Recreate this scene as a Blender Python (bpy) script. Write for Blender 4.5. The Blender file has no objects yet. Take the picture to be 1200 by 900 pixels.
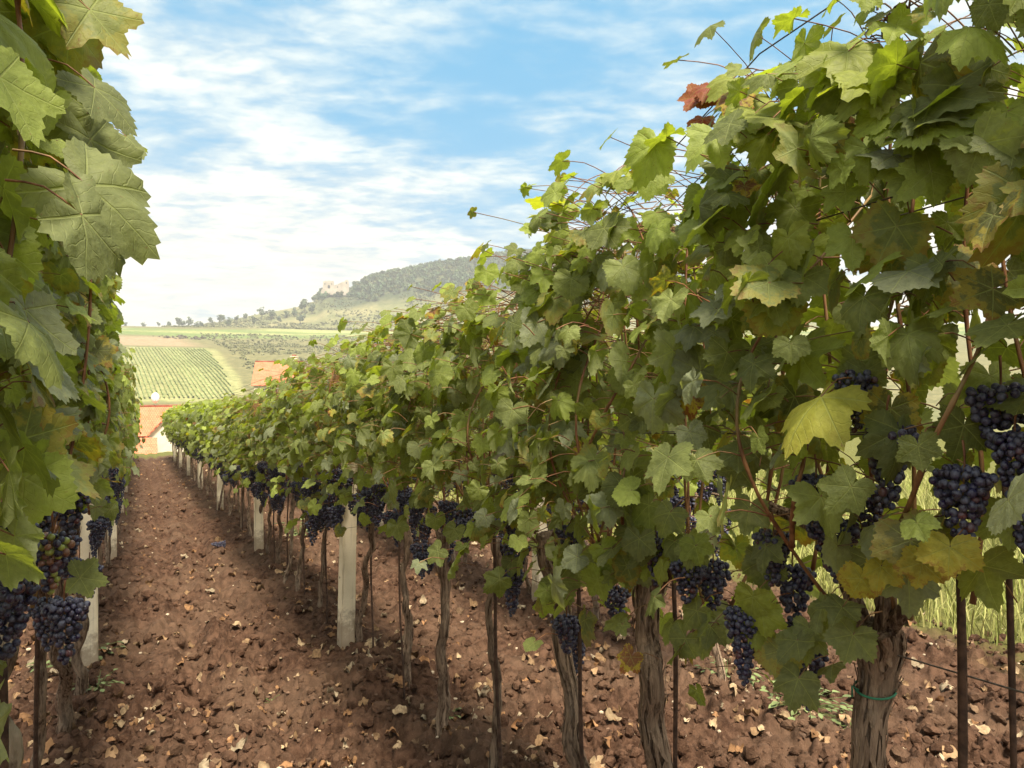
import bpy, bmesh, math, random
import numpy as np
from mathutils import Vector, Matrix

SC = bpy.context.scene
R = math.radians
CAMH = 1.45
AZ = R(25.9)                       # camera looks this far to the right of the row direction (+Y)
CA, SA = math.cos(AZ), math.sin(AZ)
SLOPE = 0.046                      # rows run gently downhill
ROW_R, ROW_L, ROW_B = 1.20, -0.28, 2.65
ROW_END = 33.5

# ------------------------------------------------------------------ camera
cam = bpy.data.objects.new("camera", bpy.data.cameras.new("camera"))
SC.collection.objects.link(cam)
cam.location = (0, 0, CAMH)
cam.rotation_euler = (R(90), 0, -AZ)
cam.data.sensor_width = 36
cam.data.lens = 27
cam.data.clip_start = 0.05
cam.data.clip_end = 9000
SC.camera = cam

# ------------------------------------------------------------------ world, sun, exposure
SUN_EL, SUN_AZ = R(61), R(182)      # azimuth from +Y towards +X
w = bpy.data.worlds.new("World")
SC.world = w
w.use_nodes = True
nt = w.node_tree
nt.nodes.clear()


class G:
    """tiny helper for chaining shader nodes"""
    def __init__(self, tree):
        self.t = tree

    def n(self, typ, **kw):
        nd = self.t.nodes.new(typ)
        for k, v in kw.items():
            setattr(nd, k, v)
        return nd

    def link(self, a, b):
        self.t.links.new(a, b)

    def put(self, sock, v):
        if isinstance(v, bpy.types.NodeSocket):
            self.t.links.new(v, sock)
        elif v is not None:
            sock.default_value = v

    def m(self, op, a, b=None, c=None, clamp=False):
        nd = self.n('ShaderNodeMath', operation=op)
        nd.use_clamp = clamp
        self.put(nd.inputs[0], a)
        self.put(nd.inputs[1], b)
        self.put(nd.inputs[2], c)
        return nd.outputs[0]

    def vm(self, op, a, b=None, scale=None):
        nd = self.n('ShaderNodeVectorMath', operation=op)
        self.put(nd.inputs[0], a)
        self.put(nd.inputs[1], b)
        if scale is not None:
            self.put(nd.inputs[3], scale)
        return nd.outputs['Value'] if op in ('DOT_PRODUCT', 'LENGTH', 'DISTANCE') else nd.outputs[0]

    def mix(self, f, a, b, blend='MIX'):
        nd = self.n('ShaderNodeMix', data_type='RGBA', blend_type=blend)
        self.put(nd.inputs[0], f)
        self.put(nd.inputs[6], a if not isinstance(a, tuple) else (*a[:3], 1))
        self.put(nd.inputs[7], b if not isinstance(b, tuple) else (*b[:3], 1))
        return nd.outputs[2]

    def ss(self, v, lo, hi):
        nd = self.n('ShaderNodeMapRange', interpolation_type='SMOOTHSTEP')
        self.put(nd.inputs[0], v)
        self.put(nd.inputs[1], lo)
        self.put(nd.inputs[2], hi)
        nd.inputs[3].default_value = 0
        nd.inputs[4].default_value = 1
        return nd.outputs[0]

    def noise(self, vec, scale, detail=3, rough=.55, dist=0.0):
        nd = self.n('ShaderNodeTexNoise')
        self.put(nd.inputs['Vector'], vec)
        nd.inputs['Scale'].default_value = scale
        nd.inputs['Detail'].default_value = detail
        nd.inputs['Roughness'].default_value = rough
        nd.inputs['Distortion'].default_value = dist
        return nd.outputs[0]

    def mapping(self, vec, scale=(1, 1, 1), rot=(0, 0, 0), loc=(0, 0, 0)):
        nd = self.n('ShaderNodeMapping')
        self.put(nd.inputs[0], vec)
        nd.inputs[1].default_value = loc
        nd.inputs[2].default_value = rot
        nd.inputs[3].default_value = scale
        return nd.outputs[0]

    def bump(self, h, strength=.4, distance=.01):
        nd = self.n('ShaderNodeBump')
        nd.inputs['Strength'].default_value = strength
        nd.inputs['Distance'].default_value = distance
        self.put(nd.inputs['Height'], h)
        return nd.outputs[0]


g = G(nt)
sky = g.n('ShaderNodeTexSky', sky_type='NISHITA')
sky.sun_disc = False
sky.sun_elevation = SUN_EL
sky.sun_rotation = SUN_AZ
sky.altitude = 200
sky.air_density = 1.0
sky.dust_density = 0.6
sky.ozone_density = 1.6
tc = g.n('ShaderNodeTexCoord')
D = tc.outputs['Generated']
sep = g.n('ShaderNodeSeparateXYZ')
g.link(D, sep.inputs[0])
dx, dy, dz = sep.outputs
zz = g.m('ADD', g.m('MAXIMUM', dz, 0.0), 0.10)
ax = g.m('SUBTRACT', g.m('MULTIPLY', dx, CA), g.m('MULTIPLY', dy, SA))     # across the view
bx = g.m('ADD', g.m('MULTIPLY', dx, SA), g.m('MULTIPLY', dy, CA))          # along the view
comb = g.n('ShaderNodeCombineXYZ')
g.link(g.m('DIVIDE', ax, zz), comb.inputs[0])
g.link(g.m('MULTIPLY', g.m('DIVIDE', bx, zz), 1.4), comb.inputs[1])
pv = g.mapping(comb.outputs[0], rot=(0, 0, R(-14)))
n1 = g.noise(pv, 0.75, 5, .55, 0.35)
n2 = g.noise(pv, 2.4, 4, .5, 0.6)
n3 = g.noise(pv, 9.0, 4, .6, 0.2)
dens = g.m('ADD', g.m('MULTIPLY', n1, .36), g.m('ADD', g.m('MULTIPLY', n2, .42), g.m('MULTIPLY', n3, .22)))
# a clearer gap in the cloud deck ahead, about twenty degrees up
gd = Vector((SA * .98 + CA * .13, CA * .98 - SA * .13, .36)).normalized()
gapd = g.vm('DOT_PRODUCT', D, tuple(gd))
gap = g.ss(gapd, .905, .998)
gd2 = Vector((SA * .98 - CA * .42, CA * .98 + SA * .42, .46)).normalized()
gap2 = g.ss(g.vm('DOT_PRODUCT', D, tuple(gd2)), .94, .999)
low = g.ss(dz, .31, .10)
dens = g.m('ADD', dens, g.m('MULTIPLY', low, .115))
dens = g.m('SUBTRACT', dens, g.m('ADD', g.m('MULTIPLY', gap, .145), g.m('MULTIPLY', gap2, .08)))
mask = g.ss(dens, .26, .60)
blue = g.mix(0.85, sky.outputs[0], (.42, 3.0, 5.2))
cloud = g.mix(g.ss(g.m('ADD', g.m('MULTIPLY', n2, .6), g.m('MULTIPLY', n3, .4)), .36, .60), (5.3, 5.35, 5.1), (8.0, 7.6, 6.3))
col = g.mix(mask, blue, cloud)
bg = g.n('ShaderNodeBackground')
g.link(col, bg.inputs[0])
bg.inputs[1].default_value = 0.052
wo = g.n('ShaderNodeOutputWorld')
g.link(bg.outputs[0], wo.inputs[0])

sun = bpy.data.objects.new("sun", bpy.data.lights.new("sun", 'SUN'))
SC.collection.objects.link(sun)
sun.data.energy = 3.2
sun.data.angle = R(14)
sun.data.color = (1.0, .90, .71)
sdir = Vector((math.sin(SUN_AZ) * math.cos(SUN_EL), math.cos(SUN_AZ) * math.cos(SUN_EL), math.sin(SUN_EL)))
sun.rotation_euler = sdir.to_track_quat('Z', 'Y').to_euler()

SC.view_settings.view_transform = 'Standard'
SC.view_settings.look = 'None'
SC.view_settings.exposure = 1.76
SC.view_settings.gamma = 1
SC.cycles.use_denoising = True
SC.cycles.max_bounces = 7
SC.cycles.diffuse_bounces = 3
SC.cycles.glossy_bounces = 2
SC.cycles.transmission_bounces = 5
SC.cycles.volume_bounces = 0
SC.cycles.transparent_max_bounces = 4

# ------------------------------------------------------------------ numpy helpers
def _h(ix, iy, iz, seed):
    h = (ix.astype(np.int64) * 374761393 + iy.astype(np.int64) * 668265263 + iz.astype(np.int64) * 2147483647 + seed * 974634137) & 0xFFFFFFFF
    h = ((h ^ (h >> 13)) * 1274126177) & 0xFFFFFFFF
    h = ((h ^ (h >> 15)) * 2246822519) & 0xFFFFFFFF
    return ((h ^ (h >> 16)) & 0xFFFFFF) / float(0xFFFFFF)


def vnoise(p, seed=0):
    """value noise in 0..1 at points p (n,3)"""
    i = np.floor(p).astype(np.int64)
    f = p - i
    f = f * f * f * (f * (f * 6 - 15) + 10)
    r = 0
    for a in (0, 1):
        for b in (0, 1):
            for c in (0, 1):
                wgt = (f[:, 0] if a else 1 - f[:, 0]) * (f[:, 1] if b else 1 - f[:, 1]) * (f[:, 2] if c else 1 - f[:, 2])
                r = r + wgt * _h(i[:, 0] + a, i[:, 1] + b, i[:, 2] + c, seed)
    return r


def fbm(p, oct=4, seed=0):
    s, a, t = 0, .5, 0
    for k in range(oct):
        s = s + a * vnoise(p * 2 ** k + k * 17.3, seed + k)
        t += a
        a *= .5
    return s / t


def clods(x, y, cell, seed):
    """height field of rounded lumps about one cell wide"""
    px, py = x / cell, y / cell
    ix, iy = np.floor(px).astype(np.int64), np.floor(py).astype(np.int64)
    best = np.zeros_like(px)
    zer = np.zeros_like(ix)
    for a in (-1, 0, 1):
        for b in (-1, 0, 1):
            cx, cy = ix + a, iy + b
            ox, oy = cx + _h(cx, cy, zer, seed), cy + _h(cx, cy, zer + 1, seed)
            rr = .28 + .55 * _h(cx, cy, zer + 2, seed) ** 1.5
            an = _h(cx, cy, zer + 3, seed) * math.pi
            ex, ey = px - ox, py - oy
            u = ex * np.cos(an) + ey * np.sin(an)
            v = (-ex * np.sin(an) + ey * np.cos(an)) * 1.45
            d2 = (u * u + v * v) / (rr * rr)
            hgt = rr * np.sqrt(np.clip(1 - d2, 0, 1))
            best = np.maximum(best, hgt)
    return best * cell


def smooth(a, lo, hi):
    t = np.clip((a - lo) / (hi - lo), 0, 1)
    return t * t * (3 - 2 * t)


class MB:
    def __init__(self):
        self.v, self.f3, self.f4, self.m3, self.m4, self.uv, self.col = [], [], [], [], [], [], []
        self.n = 0

    def add(self, v, f3=None, f4=None, mat=0, uv=None, col=(1, 1, 1, 0)):
        v = np.asarray(v, dtype=np.float64).reshape(-1, 3)
        k = len(v)
        self.v.append(v)
        if f3 is not None and len(f3):
            f3 = np.asarray(f3, dtype=np.int64)
            self.f3.append(f3 + self.n)
            self.m3.append(np.full(len(f3), mat))
        if f4 is not None and len(f4):
            f4 = np.asarray(f4, dtype=np.int64)
            self.f4.append(f4 + self.n)
            self.m4.append(np.full(len(f4), mat))
        self.uv.append(np.zeros((k, 3)) if uv is None else uv)
        c = np.asarray(col, dtype=np.float64)
        self.col.append(np.tile(c, (k, 1)) if c.ndim == 1 else c)
        self.n += k
        return self

    def mesh(self, name, mats, smoothed=True):
        me = bpy.data.meshes.new(name)
        v = np.concatenate(self.v)
        f3 = np.concatenate(self.f3) if self.f3 else np.zeros((0, 3), int)
        f4 = np.concatenate(self.f4) if self.f4 else np.zeros((0, 4), int)
        m = np.concatenate(self.m3 + self.m4) if (self.m3 or self.m4) else np.zeros(0, int)
        nl = len(f3) * 3 + len(f4) * 4
        me.vertices.add(len(v))
        me.vertices.foreach_set('co', v.astype(np.float32).ravel())
        me.loops.add(nl)
        me.loops.foreach_set('vertex_index', np.concatenate([f3.ravel(), f4.ravel()]).astype(np.int32))
        me.polygons.add(len(f3) + len(f4))
        ls = np.concatenate([np.arange(len(f3)) * 3, len(f3) * 3 + np.arange(len(f4)) * 4]).astype(np.int32)
        me.polygons.foreach_set('loop_start', ls)
        me.polygons.foreach_set('material_index', m.astype(np.int32))
        me.polygons.foreach_set('use_smooth', np.full(len(ls), smoothed))
        a = me.attributes.new('luv', 'FLOAT_VECTOR', 'POINT')
        a.data.foreach_set('vector', np.concatenate(self.uv).astype(np.float32).ravel())
        a = me.attributes.new('tint', 'FLOAT_COLOR', 'POINT')
        a.data.foreach_set('color', np.concatenate(self.col).astype(np.float32).ravel())
        me.update(calc_edges=True)
        for mm in (mats if isinstance(mats, (list, tuple)) else [mats]):
            me.materials.append(mm)
        return me

    def build(self, name, mats, parent=None, smoothed=True, loc=None):
        return link(name, self.mesh(name, mats, smoothed), parent, loc)


def link(name, me, parent=None, loc=None, rz=0.0):
    o = bpy.data.objects.new(name, me)
    SC.collection.objects.link(o)
    if parent is not None:
        o.parent = parent
    if loc is not None:
        o.location = loc
    if rz:
        o.rotation_euler = (0, 0, rz)
    return o


def tag(o, label=None, cat=None, group=None, kind=None):
    if label:
        o['label'] = label
    if cat:
        o['category'] = cat
    if group:
        o['group'] = group
    if kind:
        o['kind'] = kind
    return o


def empty(name, loc, rz=0.0):
    o = bpy.data.objects.new(name, None)
    SC.collection.objects.link(o)
    o.location = loc
    o.rotation_euler = (0, 0, rz)
    o.empty_display_size = .1
    return o


def tube(path, rad, sides=8, cap=True, disp=None):
    path = np.asarray(path, float)
    n = len(path)
    rad = np.broadcast_to(np.asarray(rad, float), (n,))
    t = np.gradient(path, axis=0)
    t /= np.linalg.norm(t, axis=1)[:, None] + 1e-12
    ref = np.array([1.0, 0, 0]) if abs(t[0, 0]) < .8 else np.array([0, 1.0, 0])
    u = np.zeros_like(path)
    u0 = ref - t[0] * ref.dot(t[0])
    u[0] = u0 / np.linalg.norm(u0)
    for i in range(1, n):
        q = u[i - 1] - t[i] * u[i - 1].dot(t[i])
        u[i] = q / (np.linalg.norm(q) + 1e-12)
    wv = np.cross(t, u)
    a = np.linspace(0, 2 * math.pi, sides, endpoint=False)
    rr = np.repeat(rad[:, None], sides, 1)
    if disp is not None:
        rr = rr * disp(np.repeat(np.linspace(0, 1, n)[:, None], sides, 1), np.repeat(a[None], n, 0), path)
    v = path[:, None] + rr[..., None] * (np.cos(a)[None, :, None] * u[:, None] + np.sin(a)[None, :, None] * wv[:, None])
    i = np.arange(n - 1)[:, None] * sides
    j = np.arange(sides)[None]
    j2 = (j + 1) % sides
    f4 = np.stack([i + j, i + j2, i + sides + j2, i + sides + j], -1).reshape(-1, 4)
    v = v.reshape(-1, 3)
    f3 = []
    if cap:
        v = np.vstack([v, path[0], path[-1]])
        c0, c1 = n * sides, n * sides + 1
        k = np.arange(sides)
        k2 = (k + 1) % sides
        f3 = np.vstack([np.stack([np.full(sides, c0), k2, k], -1),
                        np.stack([np.full(sides, c1), (n - 1) * sides + k, (n - 1) * sides + k2], -1)])
    return v, f3, f4


def spline(pts, n):
    """Catmull-Rom through pts, n samples"""
    p = np.asarray(pts, float)
    p = np.vstack([2 * p[0] - p[1], p, 2 * p[-1] - p[-2]])
    s = np.linspace(0, len(p) - 3 - 1e-9, n)
    i = np.floor(s).astype(int)
    f = (s - i)[:, None]
    a, b, c, d = p[i], p[i + 1], p[i + 2], p[i + 3]
    return .5 * (2 * b + (c - a) * f + (2 * a - 5 * b + 4 * c - d) * f ** 2 + (3 * b - a - 3 * c + d) * f ** 3)


def box(mb, c, s, mat=0, bevel=0.0, rot=None, col=(1, 1, 1, 0)):
    bm = bmesh.new()
    bmesh.ops.create_cube(bm, size=1)
    for v in bm.verts:
        v.co = Vector((v.co.x * s[0], v.co.y * s[1], v.co.z * s[2]))
    if bevel:
        bmesh.ops.bevel(bm, geom=list(bm.edges), offset=bevel, segments=2, affect='EDGES', profile=.5)
    bmesh.ops.triangulate(bm, faces=[f for f in bm.faces if len(f.verts) != 4])
    add_bm(mb, bm, c, rot, mat, col)


def add_bm(mb, bm, c=(0, 0, 0), rot=None, mat=0, col=(1, 1, 1, 0)):
    bm.verts.index_update()
    M = rot if rot is not None else Matrix.Identity(3)
    v = [tuple(M @ q.co + Vector(c)) for q in bm.verts]
    f3 = [[q.index for q in f.verts] for f in bm.faces if len(f.verts) == 3]
    f4 = [[q.index for q in f.verts] for f in bm.faces if len(f.verts) == 4]
    mb.add(v, f3, f4, mat, col=col)
    bm.free()


def prism(mb, outline, y0, y1, mat=0, M=None):
    """outline (x,z) extruded from y0 to y1"""
    bm = bmesh.new()
    a = [bm.verts.new((x, y0, z)) for x, z in outline]
    f = bm.faces.new(a)
    r = bmesh.ops.extrude_face_region(bm, geom=[f])
    bmesh.ops.translate(bm, vec=(0, y1 - y0, 0), verts=[q for q in r['geom'] if isinstance(q, bmesh.types.BMVert)])
    bmesh.ops.recalc_face_normals(bm, faces=list(bm.faces))
    bmesh.ops.triangulate(bm, faces=list(bm.faces))
    add_bm(mb, bm, (0, 0, 0) if M is None else M.to_translation(), None if M is None else M.to_3x3(), mat)


# ------------------------------------------------------------------ materials
def new_mat(name):
    m = bpy.data.materials.new(name)
    m.use_nodes = True
    m.node_tree.nodes.clear()
    return m, G(m.node_tree)


def finish(q, shader):
    o = q.n('ShaderNodeOutputMaterial')
    q.link(shader, o.inputs[0])


def bsdf(q, color, rough=.7, normal=None, spec=.4, metal=0.0):
    p = q.n('ShaderNodeBsdfPrincipled')
    q.put(p.inputs['Base Color'], color if not isinstance(color, tuple) else (*color[:3], 1))
    q.put(p.inputs['Roughness'], rough)
    q.put(p.inputs['Specular IOR Level'], spec)
    q.put(p.inputs['Metallic'], metal)
    if normal is not None:
        q.link(normal, p.inputs['Normal'])
    return p.outputs[0]


def attr(q, name):
    a = q.n('ShaderNodeAttribute')
    a.attribute_name = name
    return a


def mat_leaf(name, detail=True):
    m, q = new_mat(name)
    tint = attr(q, 'tint')
    luv = attr(q, 'luv')
    obj = q.n('ShaderNodeTexCoord').outputs['Object']
    s = q.n('ShaderNodeSeparateXYZ')
    q.link(luv.outputs['Vector'], s.inputs[0])
    u, v, seed = s.outputs
    base = tint.outputs['Color']
    normal = None
    rad = q.m('SQRT', q.m('ADD', q.m('MULTIPLY', u, u), q.m('MULTIPLY', v, v)))
    if detail:
        a = q.m('ABSOLUTE', u)
        best = alb = None
        vein = None
        for th in (0, 58, 121):
            sx, cx = math.sin(R(th)), math.cos(R(th))
            al = q.m('ADD', q.m('MULTIPLY', a, sx), q.m('MULTIPLY', v, cx))
            ac = q.m('ABSOLUTE', q.m('SUBTRACT', q.m('MULTIPLY', a, cx), q.m('MULTIPLY', v, sx)))
            ac = q.m('ADD', ac, q.m('MULTIPLY', q.m('LESS_THAN', al, 0.0), 5.0))
            wd = q.m('SUBTRACT', .026, q.m('MULTIPLY', al, .018))
            vk = q.ss(q.m('DIVIDE', ac, wd), 1.0, .35)
            vein = vk if vein is None else q.m('MAXIMUM', vein, vk)
            if best is None:
                best, alb = ac, al
            else:
                c = q.m('LESS_THAN', ac, best)
                alb = q.m('ADD', q.m('MULTIPLY', al, c), q.m('MULTIPLY', alb, q.m('SUBTRACT', 1.0, c)))
                best = q.m('MINIMUM', ac, best)
        cmb0 = q.n('ShaderNodeCombineXYZ')
        q.link(u, cmb0.inputs[0])
        q.link(v, cmb0.inputs[1])
        q.link(q.m('MULTIPLY', seed, 19.0), cmb0.inputs[2])
        wig = q.m('MULTIPLY', q.noise(cmb0.outputs[0], 4.0, 2, .5), .22)
        ph = q.m('FRACT', q.m('MULTIPLY', q.m('ADD', wig, q.m('SUBTRACT', alb, q.m('MULTIPLY', best, .75))), 5.6))
        tri = q.m('ABSOLUTE', q.m('SUBTRACT', ph, .5))
        sec = q.m('MULTIPLY', q.ss(tri, .075, .02), q.ss(best, .42, .12))
        veins = q.m('MAXIMUM', vein, q.m('MULTIPLY', sec, .36))
        cmb = q.n('ShaderNodeCombineXYZ')
        q.link(u, cmb.inputs[0])
        q.link(v, cmb.inputs[1])
        q.link(q.m('MULTIPLY', seed, 37.0), cmb.inputs[2])
        nz = q.noise(cmb.outputs[0], 5.5, 4, .6)
        nb = q.noise(cmb.outputs[0], 3.2, 5, .65)
        base = q.mix(q.ss(nz, .3, .75), q.mix(.30, base, (.02, .03, .008)), q.mix(.12, base, (.22, .24, .09)))
        base = q.mix(q.m('MULTIPLY', veins, .42), base, (.30, .34, .12))
        # autumn: the margin turns yellow, then red-brown
        edge = q.m('ADD', rad, q.m('MULTIPLY', q.m('SUBTRACT', nb, .5), 1.9))
        edge = q.m('SUBTRACT', edge, q.m('MULTIPLY', vein, .25))
        au = tint.outputs['Alpha']
        e1 = q.m('MULTIPLY', au, q.ss(edge, .42, .62))
        e2 = q.m('MULTIPLY', au, q.ss(edge, .76, .88))
        base = q.mix(e1, base, (.33, .26, .035))
        base = q.mix(e2, base, (.17, .045, .02))
        # small necrotic specks
        sp = q.noise(cmb.outputs[0], 14.0, 2, .5)
        base = q.mix(q.m('MULTIPLY', q.ss(sp, .70, .76), .6), base, (.16, .09, .04))
        hgt = q.m('ADD', q.m('MULTIPLY', veins, -1.0), q.m('MULTIPLY', nz, 1.3))
        normal = q.bump(hgt, .5, .004)
    back = q.n('ShaderNodeNewGeometry').outputs['Backfacing']
    top = base
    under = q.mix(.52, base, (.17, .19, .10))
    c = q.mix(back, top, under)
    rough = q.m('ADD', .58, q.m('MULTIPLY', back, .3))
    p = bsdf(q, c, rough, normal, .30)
    tr = q.n('ShaderNodeBsdfTranslucent')
    tcol = q.mix(1.0, base, (2.75, 2.8, .7), 'MULTIPLY')
    q.link(tcol, tr.inputs[0])
    if normal is not None:
        q.link(normal, tr.inputs[1])
    mx = q.n('ShaderNodeMixShader')
    mx.inputs[0].default_value = .33
    q.link(p, mx.inputs[1])
    q.link(tr.outputs[0], mx.inputs[2])
    finish(q, mx.outputs[0])
    return m


def mat_tint(name, rough=.6, spec=.4, noise_scale=20, amt=.25, bump=.3, dist=.004):
    """colour from the mesh's own tint attribute with a little procedural mottling"""
    m, q = new_mat(name)
    obj = q.n('ShaderNodeTexCoord').outputs['Object']
    nz = q.noise(obj, noise_scale, 4, .6)
    c = attr(q, 'tint').outputs['Color']
    dark = q.mix(1.0, c, (.45, .42, .4), 'MULTIPLY')
    c2 = q.mix(q.m('MULTIPLY', q.ss(nz, .65, .35), amt * 2, clamp=True), c, dark)
    finish(q, bsdf(q, c2, rough, q.bump(nz, bump, dist), spec))
    return m


def mat_bark():
    m, q = new_mat('vine_bark')
    obj = q.n('ShaderNodeTexCoord').outputs['Object']
    st = q.mapping(obj, scale=(1, 1, .11))
    n1 = q.noise(st, 95, 5, .65, .6)
    n2 = q.noise(obj, 9, 4, .6)
    n3 = q.noise(st, 260, 3, .6)
    c = q.mix(q.ss(n1, .36, .62), (.050, .028, .019), (.29, .205, .145))
    c = q.mix(q.m('MULTIPLY', q.ss(n2, .45, .7), .55), c, (.38, .30, .23))
    c = q.mix(q.m('MULTIPLY', q.ss(n3, .55, .7), .4), c, (.05, .028, .02))
    a = attr(q, 'tint')
    c = q.mix(a.outputs['Alpha'], c, a.outputs['Color'])
    h = q.m('ADD', n1, q.m('MULTIPLY', n3, .4))
    finish(q, bsdf(q, c, .9, q.bump(h, 1.0, .012), .15))
    return m


def mat_cane():
    m, q = new_mat('cane_bark')
    obj = q.n('ShaderNodeTexCoord').outputs['Object']
    n1 = q.noise(q.mapping(obj, scale=(1, 1, .2)), 60, 4, .6)
    n2 = q.noise(obj, 5, 2, .5)
    c = q.mix(q.ss(n1, .35, .65), (.11, .040, .018), (.27, .125, .055))
    c = q.mix(q.m('MULTIPLY', q.ss(n2, .45, .7), .6), c, (.22, .19, .07))
    finish(q, bsdf(q, c, .55, q.bump(n1, .3, .002), .4))
    return m


def mat_grape():
    m, q = new_mat('grape_skin')
    obj = q.n('ShaderNodeTexCoord').outputs['Object']
    a = attr(q, 'tint')
    nz = q.noise(obj, 55, 4, .65)
    nf = q.noise(obj, 220, 2, .6)
    bl = q.m('MULTIPLY', q.ss(q.m('ADD', nz, q.m('MULTIPLY', q.m('SUBTRACT', nf, .5), .35)), .34, .68), a.outputs['Alpha'])
    c = q.mix(bl, a.outputs['Color'], (.100, .110, .165))
    rough = q.m('ADD', .27, q.m('MULTIPLY', bl, .45))
    finish(q, bsdf(q, c, rough, None, .5))
    return m


def mat_soil():
    m, q = new_mat('tilled_soil')
    obj = q.n('ShaderNodeTexCoord').outputs['Object']
    a = attr(q, 'tint')
    n1 = q.noise(obj, 1.3, 5, .6)
    n2 = q.noise(obj, 17, 5, .65)
    n3 = q.noise(obj, 120, 4, .7)
    c = q.mix(q.ss(n2, .32, .68), (.040, .020, .0125), (.128, .070, .046))
    c = q.mix(q.m('MULTIPLY', q.ss(n1, .42, .66), .5), c, (.165, .103, .069))
    c = q.mix(q.m('MULTIPLY', q.ss(n3, .58, .72), .55), c, (.25, .165, .112))
    c = q.mix(q.m('MULTIPLY', q.ss(n3, .42, .30), .5), c, (.030, .016, .010))
    c = q.mix(a.outputs['Alpha'], c, q.mix(q.ss(n2, .3, .7), a.outputs['Color'], q.mix(1.0, a.outputs['Color'], (.55, .6, .5), 'MULTIPLY')))
    h = q.m('ADD', n3, q.m('MULTIPLY', n2, 1.5))
    finish(q, bsdf(q, c, .95, q.bump(h, .8, .012), .1))
    return m


def mat_hill():
    m, q = new_mat('hillside_cover')
    obj = q.n('ShaderNodeTexCoord').outputs['Object']
    a = attr(q, 'tint').outputs['Color']
    n1 = q.noise(obj, .035, 5, .65)
    n2 = q.noise(obj, .22, 4, .7)
    c = q.mix(q.ss(n2, .3, .7), q.mix(1.0, a, (.66, .70, .62), 'MULTIPLY'), q.mix(1.0, a, (1.25, 1.2, 1.2), 'MULTIPLY'))
    c = q.mix(q.m('MULTIPLY', q.ss(n1, .5, .7), .35), c, (.24, .21, .10))
    finish(q, bsdf(q, c, .95, None, .05))
    return m


def mat_concrete():
    m, q = new_mat('weathered_concrete')
    obj = q.n('ShaderNodeTexCoord').outputs['Object']
    n1 = q.noise(obj, 7, 5, .65)
    n2 = q.noise(obj, 140, 3, .6)
    st = q.noise(q.mapping(obj, scale=(1, 1, .06)), 38, 4, .6)
    c = q.mix(q.ss(n1, .35, .7), (.90, .80, .62), (.82, .72, .54))
    c = q.mix(q.m('MULTIPLY', q.ss(st, .56, .74), .45), c, (.33, .27, .20))
    c = q.mix(q.m('MULTIPLY', q.ss(n2, .60, .72), .35), c, (.36, .30, .23))
    sz = q.n('ShaderNodeSeparateXYZ')
    q.link(obj, sz.inputs[0])
    n4 = q.noise(obj, 16, 4, .65)
    c = q.mix(q.m('MULTIPLY', q.ss(q.m('SUBTRACT', sz.outputs[2], q.m('MULTIPLY', n4, .5)), .02, -.14), .7), c, (.20, .13, .085))
    a = attr(q, 'tint')
    c = q.mix(a.outputs['Alpha'], c, a.outputs['Color'])
    finish(q, bsdf(q, c, .88, q.bump(q.m('ADD', n2, n1), .35, .004), .2))
    return m


def mat_roof():
    m, q = new_mat('terracotta_tiles')
    obj = q.n('ShaderNodeTexCoord').outputs['Object']
    luv = attr(q, 'luv').outputs['Vector']
    wv = q.n('ShaderNodeTexBrick')
    q.link(luv, wv.inputs[0])
    wv.inputs['Scale'].default_value = 1.0
    wv.inputs['Brick Width'].default_value = .24
    wv.inputs['Row Height'].default_value = .32
    wv.inputs['Mortar Size'].default_value = .018
    wv.inputs['Color1'].default_value = (.66, .22, .115, 1)
    wv.inputs['Color2'].default_value = (.56, .17, .09, 1)
    wv.inputs['Mortar'].default_value = (.22, .07, .045, 1)
    n = q.noise(obj, 1.1, 4, .6)
    c = q.mix(q.m('MULTIPLY', q.ss(n, .4, .7), .4), wv.outputs[0], (.60, .27, .18))
    finish(q, bsdf(q, c, .85, None, .2))
    return m


def mat_plain(name, c0, c1, scale=8, rough=.8, metal=0.0, bump=.2, spec=.3):
    m, q = new_mat(name)
    obj = q.n('ShaderNodeTexCoord').outputs['Object']
    n = q.noise(obj, scale, 4, .6)
    finish(q, bsdf(q, q.mix(q.ss(n, .3, .7), c0, c1), rough, q.bump(n, bump, .01), spec, metal))
    return m


M_LEAF = mat_leaf('vine_leaf')
M_LEAF_FAR = mat_leaf('vine_leaf_plain', False)
M_BARK = mat_bark()
M_CANE = mat_cane()
M_GRAPE = mat_grape()
M_SOIL = mat_soil()
M_HILL = mat_hill()
M_CONC = mat_concrete()
M_ROOF = mat_roof()
M_RUST = mat_plain('rusty_steel', (.04, .024, .018), (.10, .058, .04), 45, .75, .3, .4)
M_WIRE = mat_plain('dull_wire', (.06, .05, .045), (.14, .12, .10), 60, .6, .5, .1)
M_TIE = mat_plain('green_plastic_wire', (.02, .12, .07), (.04, .2, .12), 30, .5, 0, .1)
M_PLASTER = mat_plain('cream_plaster', (.66, .58, .46), (.76, .69, .56), 1.2, .9, 0, .1)
M_STONE = mat_plain('pale_ruin_stone', (.36, .31, .26), (.52, .45, .38), .12, .95, 0, .3)
M_WHITE = mat_plain('white_enamel', (.78, .78, .76), (.84, .84, .82), 4, .4, 0, .05)
M_DARK = mat_plain('dark_opening', (.02, .02, .022), (.04, .04, .045), 2, .3, 0, .05)
M_DRY = mat_tint('dry_leaf', .85, .15, 60, .35, .4, .003)
M_PLANT = mat_tint('green_plant', .6, .3, 25, .2, .2, .003)
M_TREE = mat_tint('far_foliage', .9, .05, .6, .35, .0, .1)
M_PEBBLE = mat_tint('pebble', .9, .2, 90, .2, .3, .002)


# ------------------------------------------------------------------ ground
def row_z(y):
    return -SLOPE * y


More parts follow.
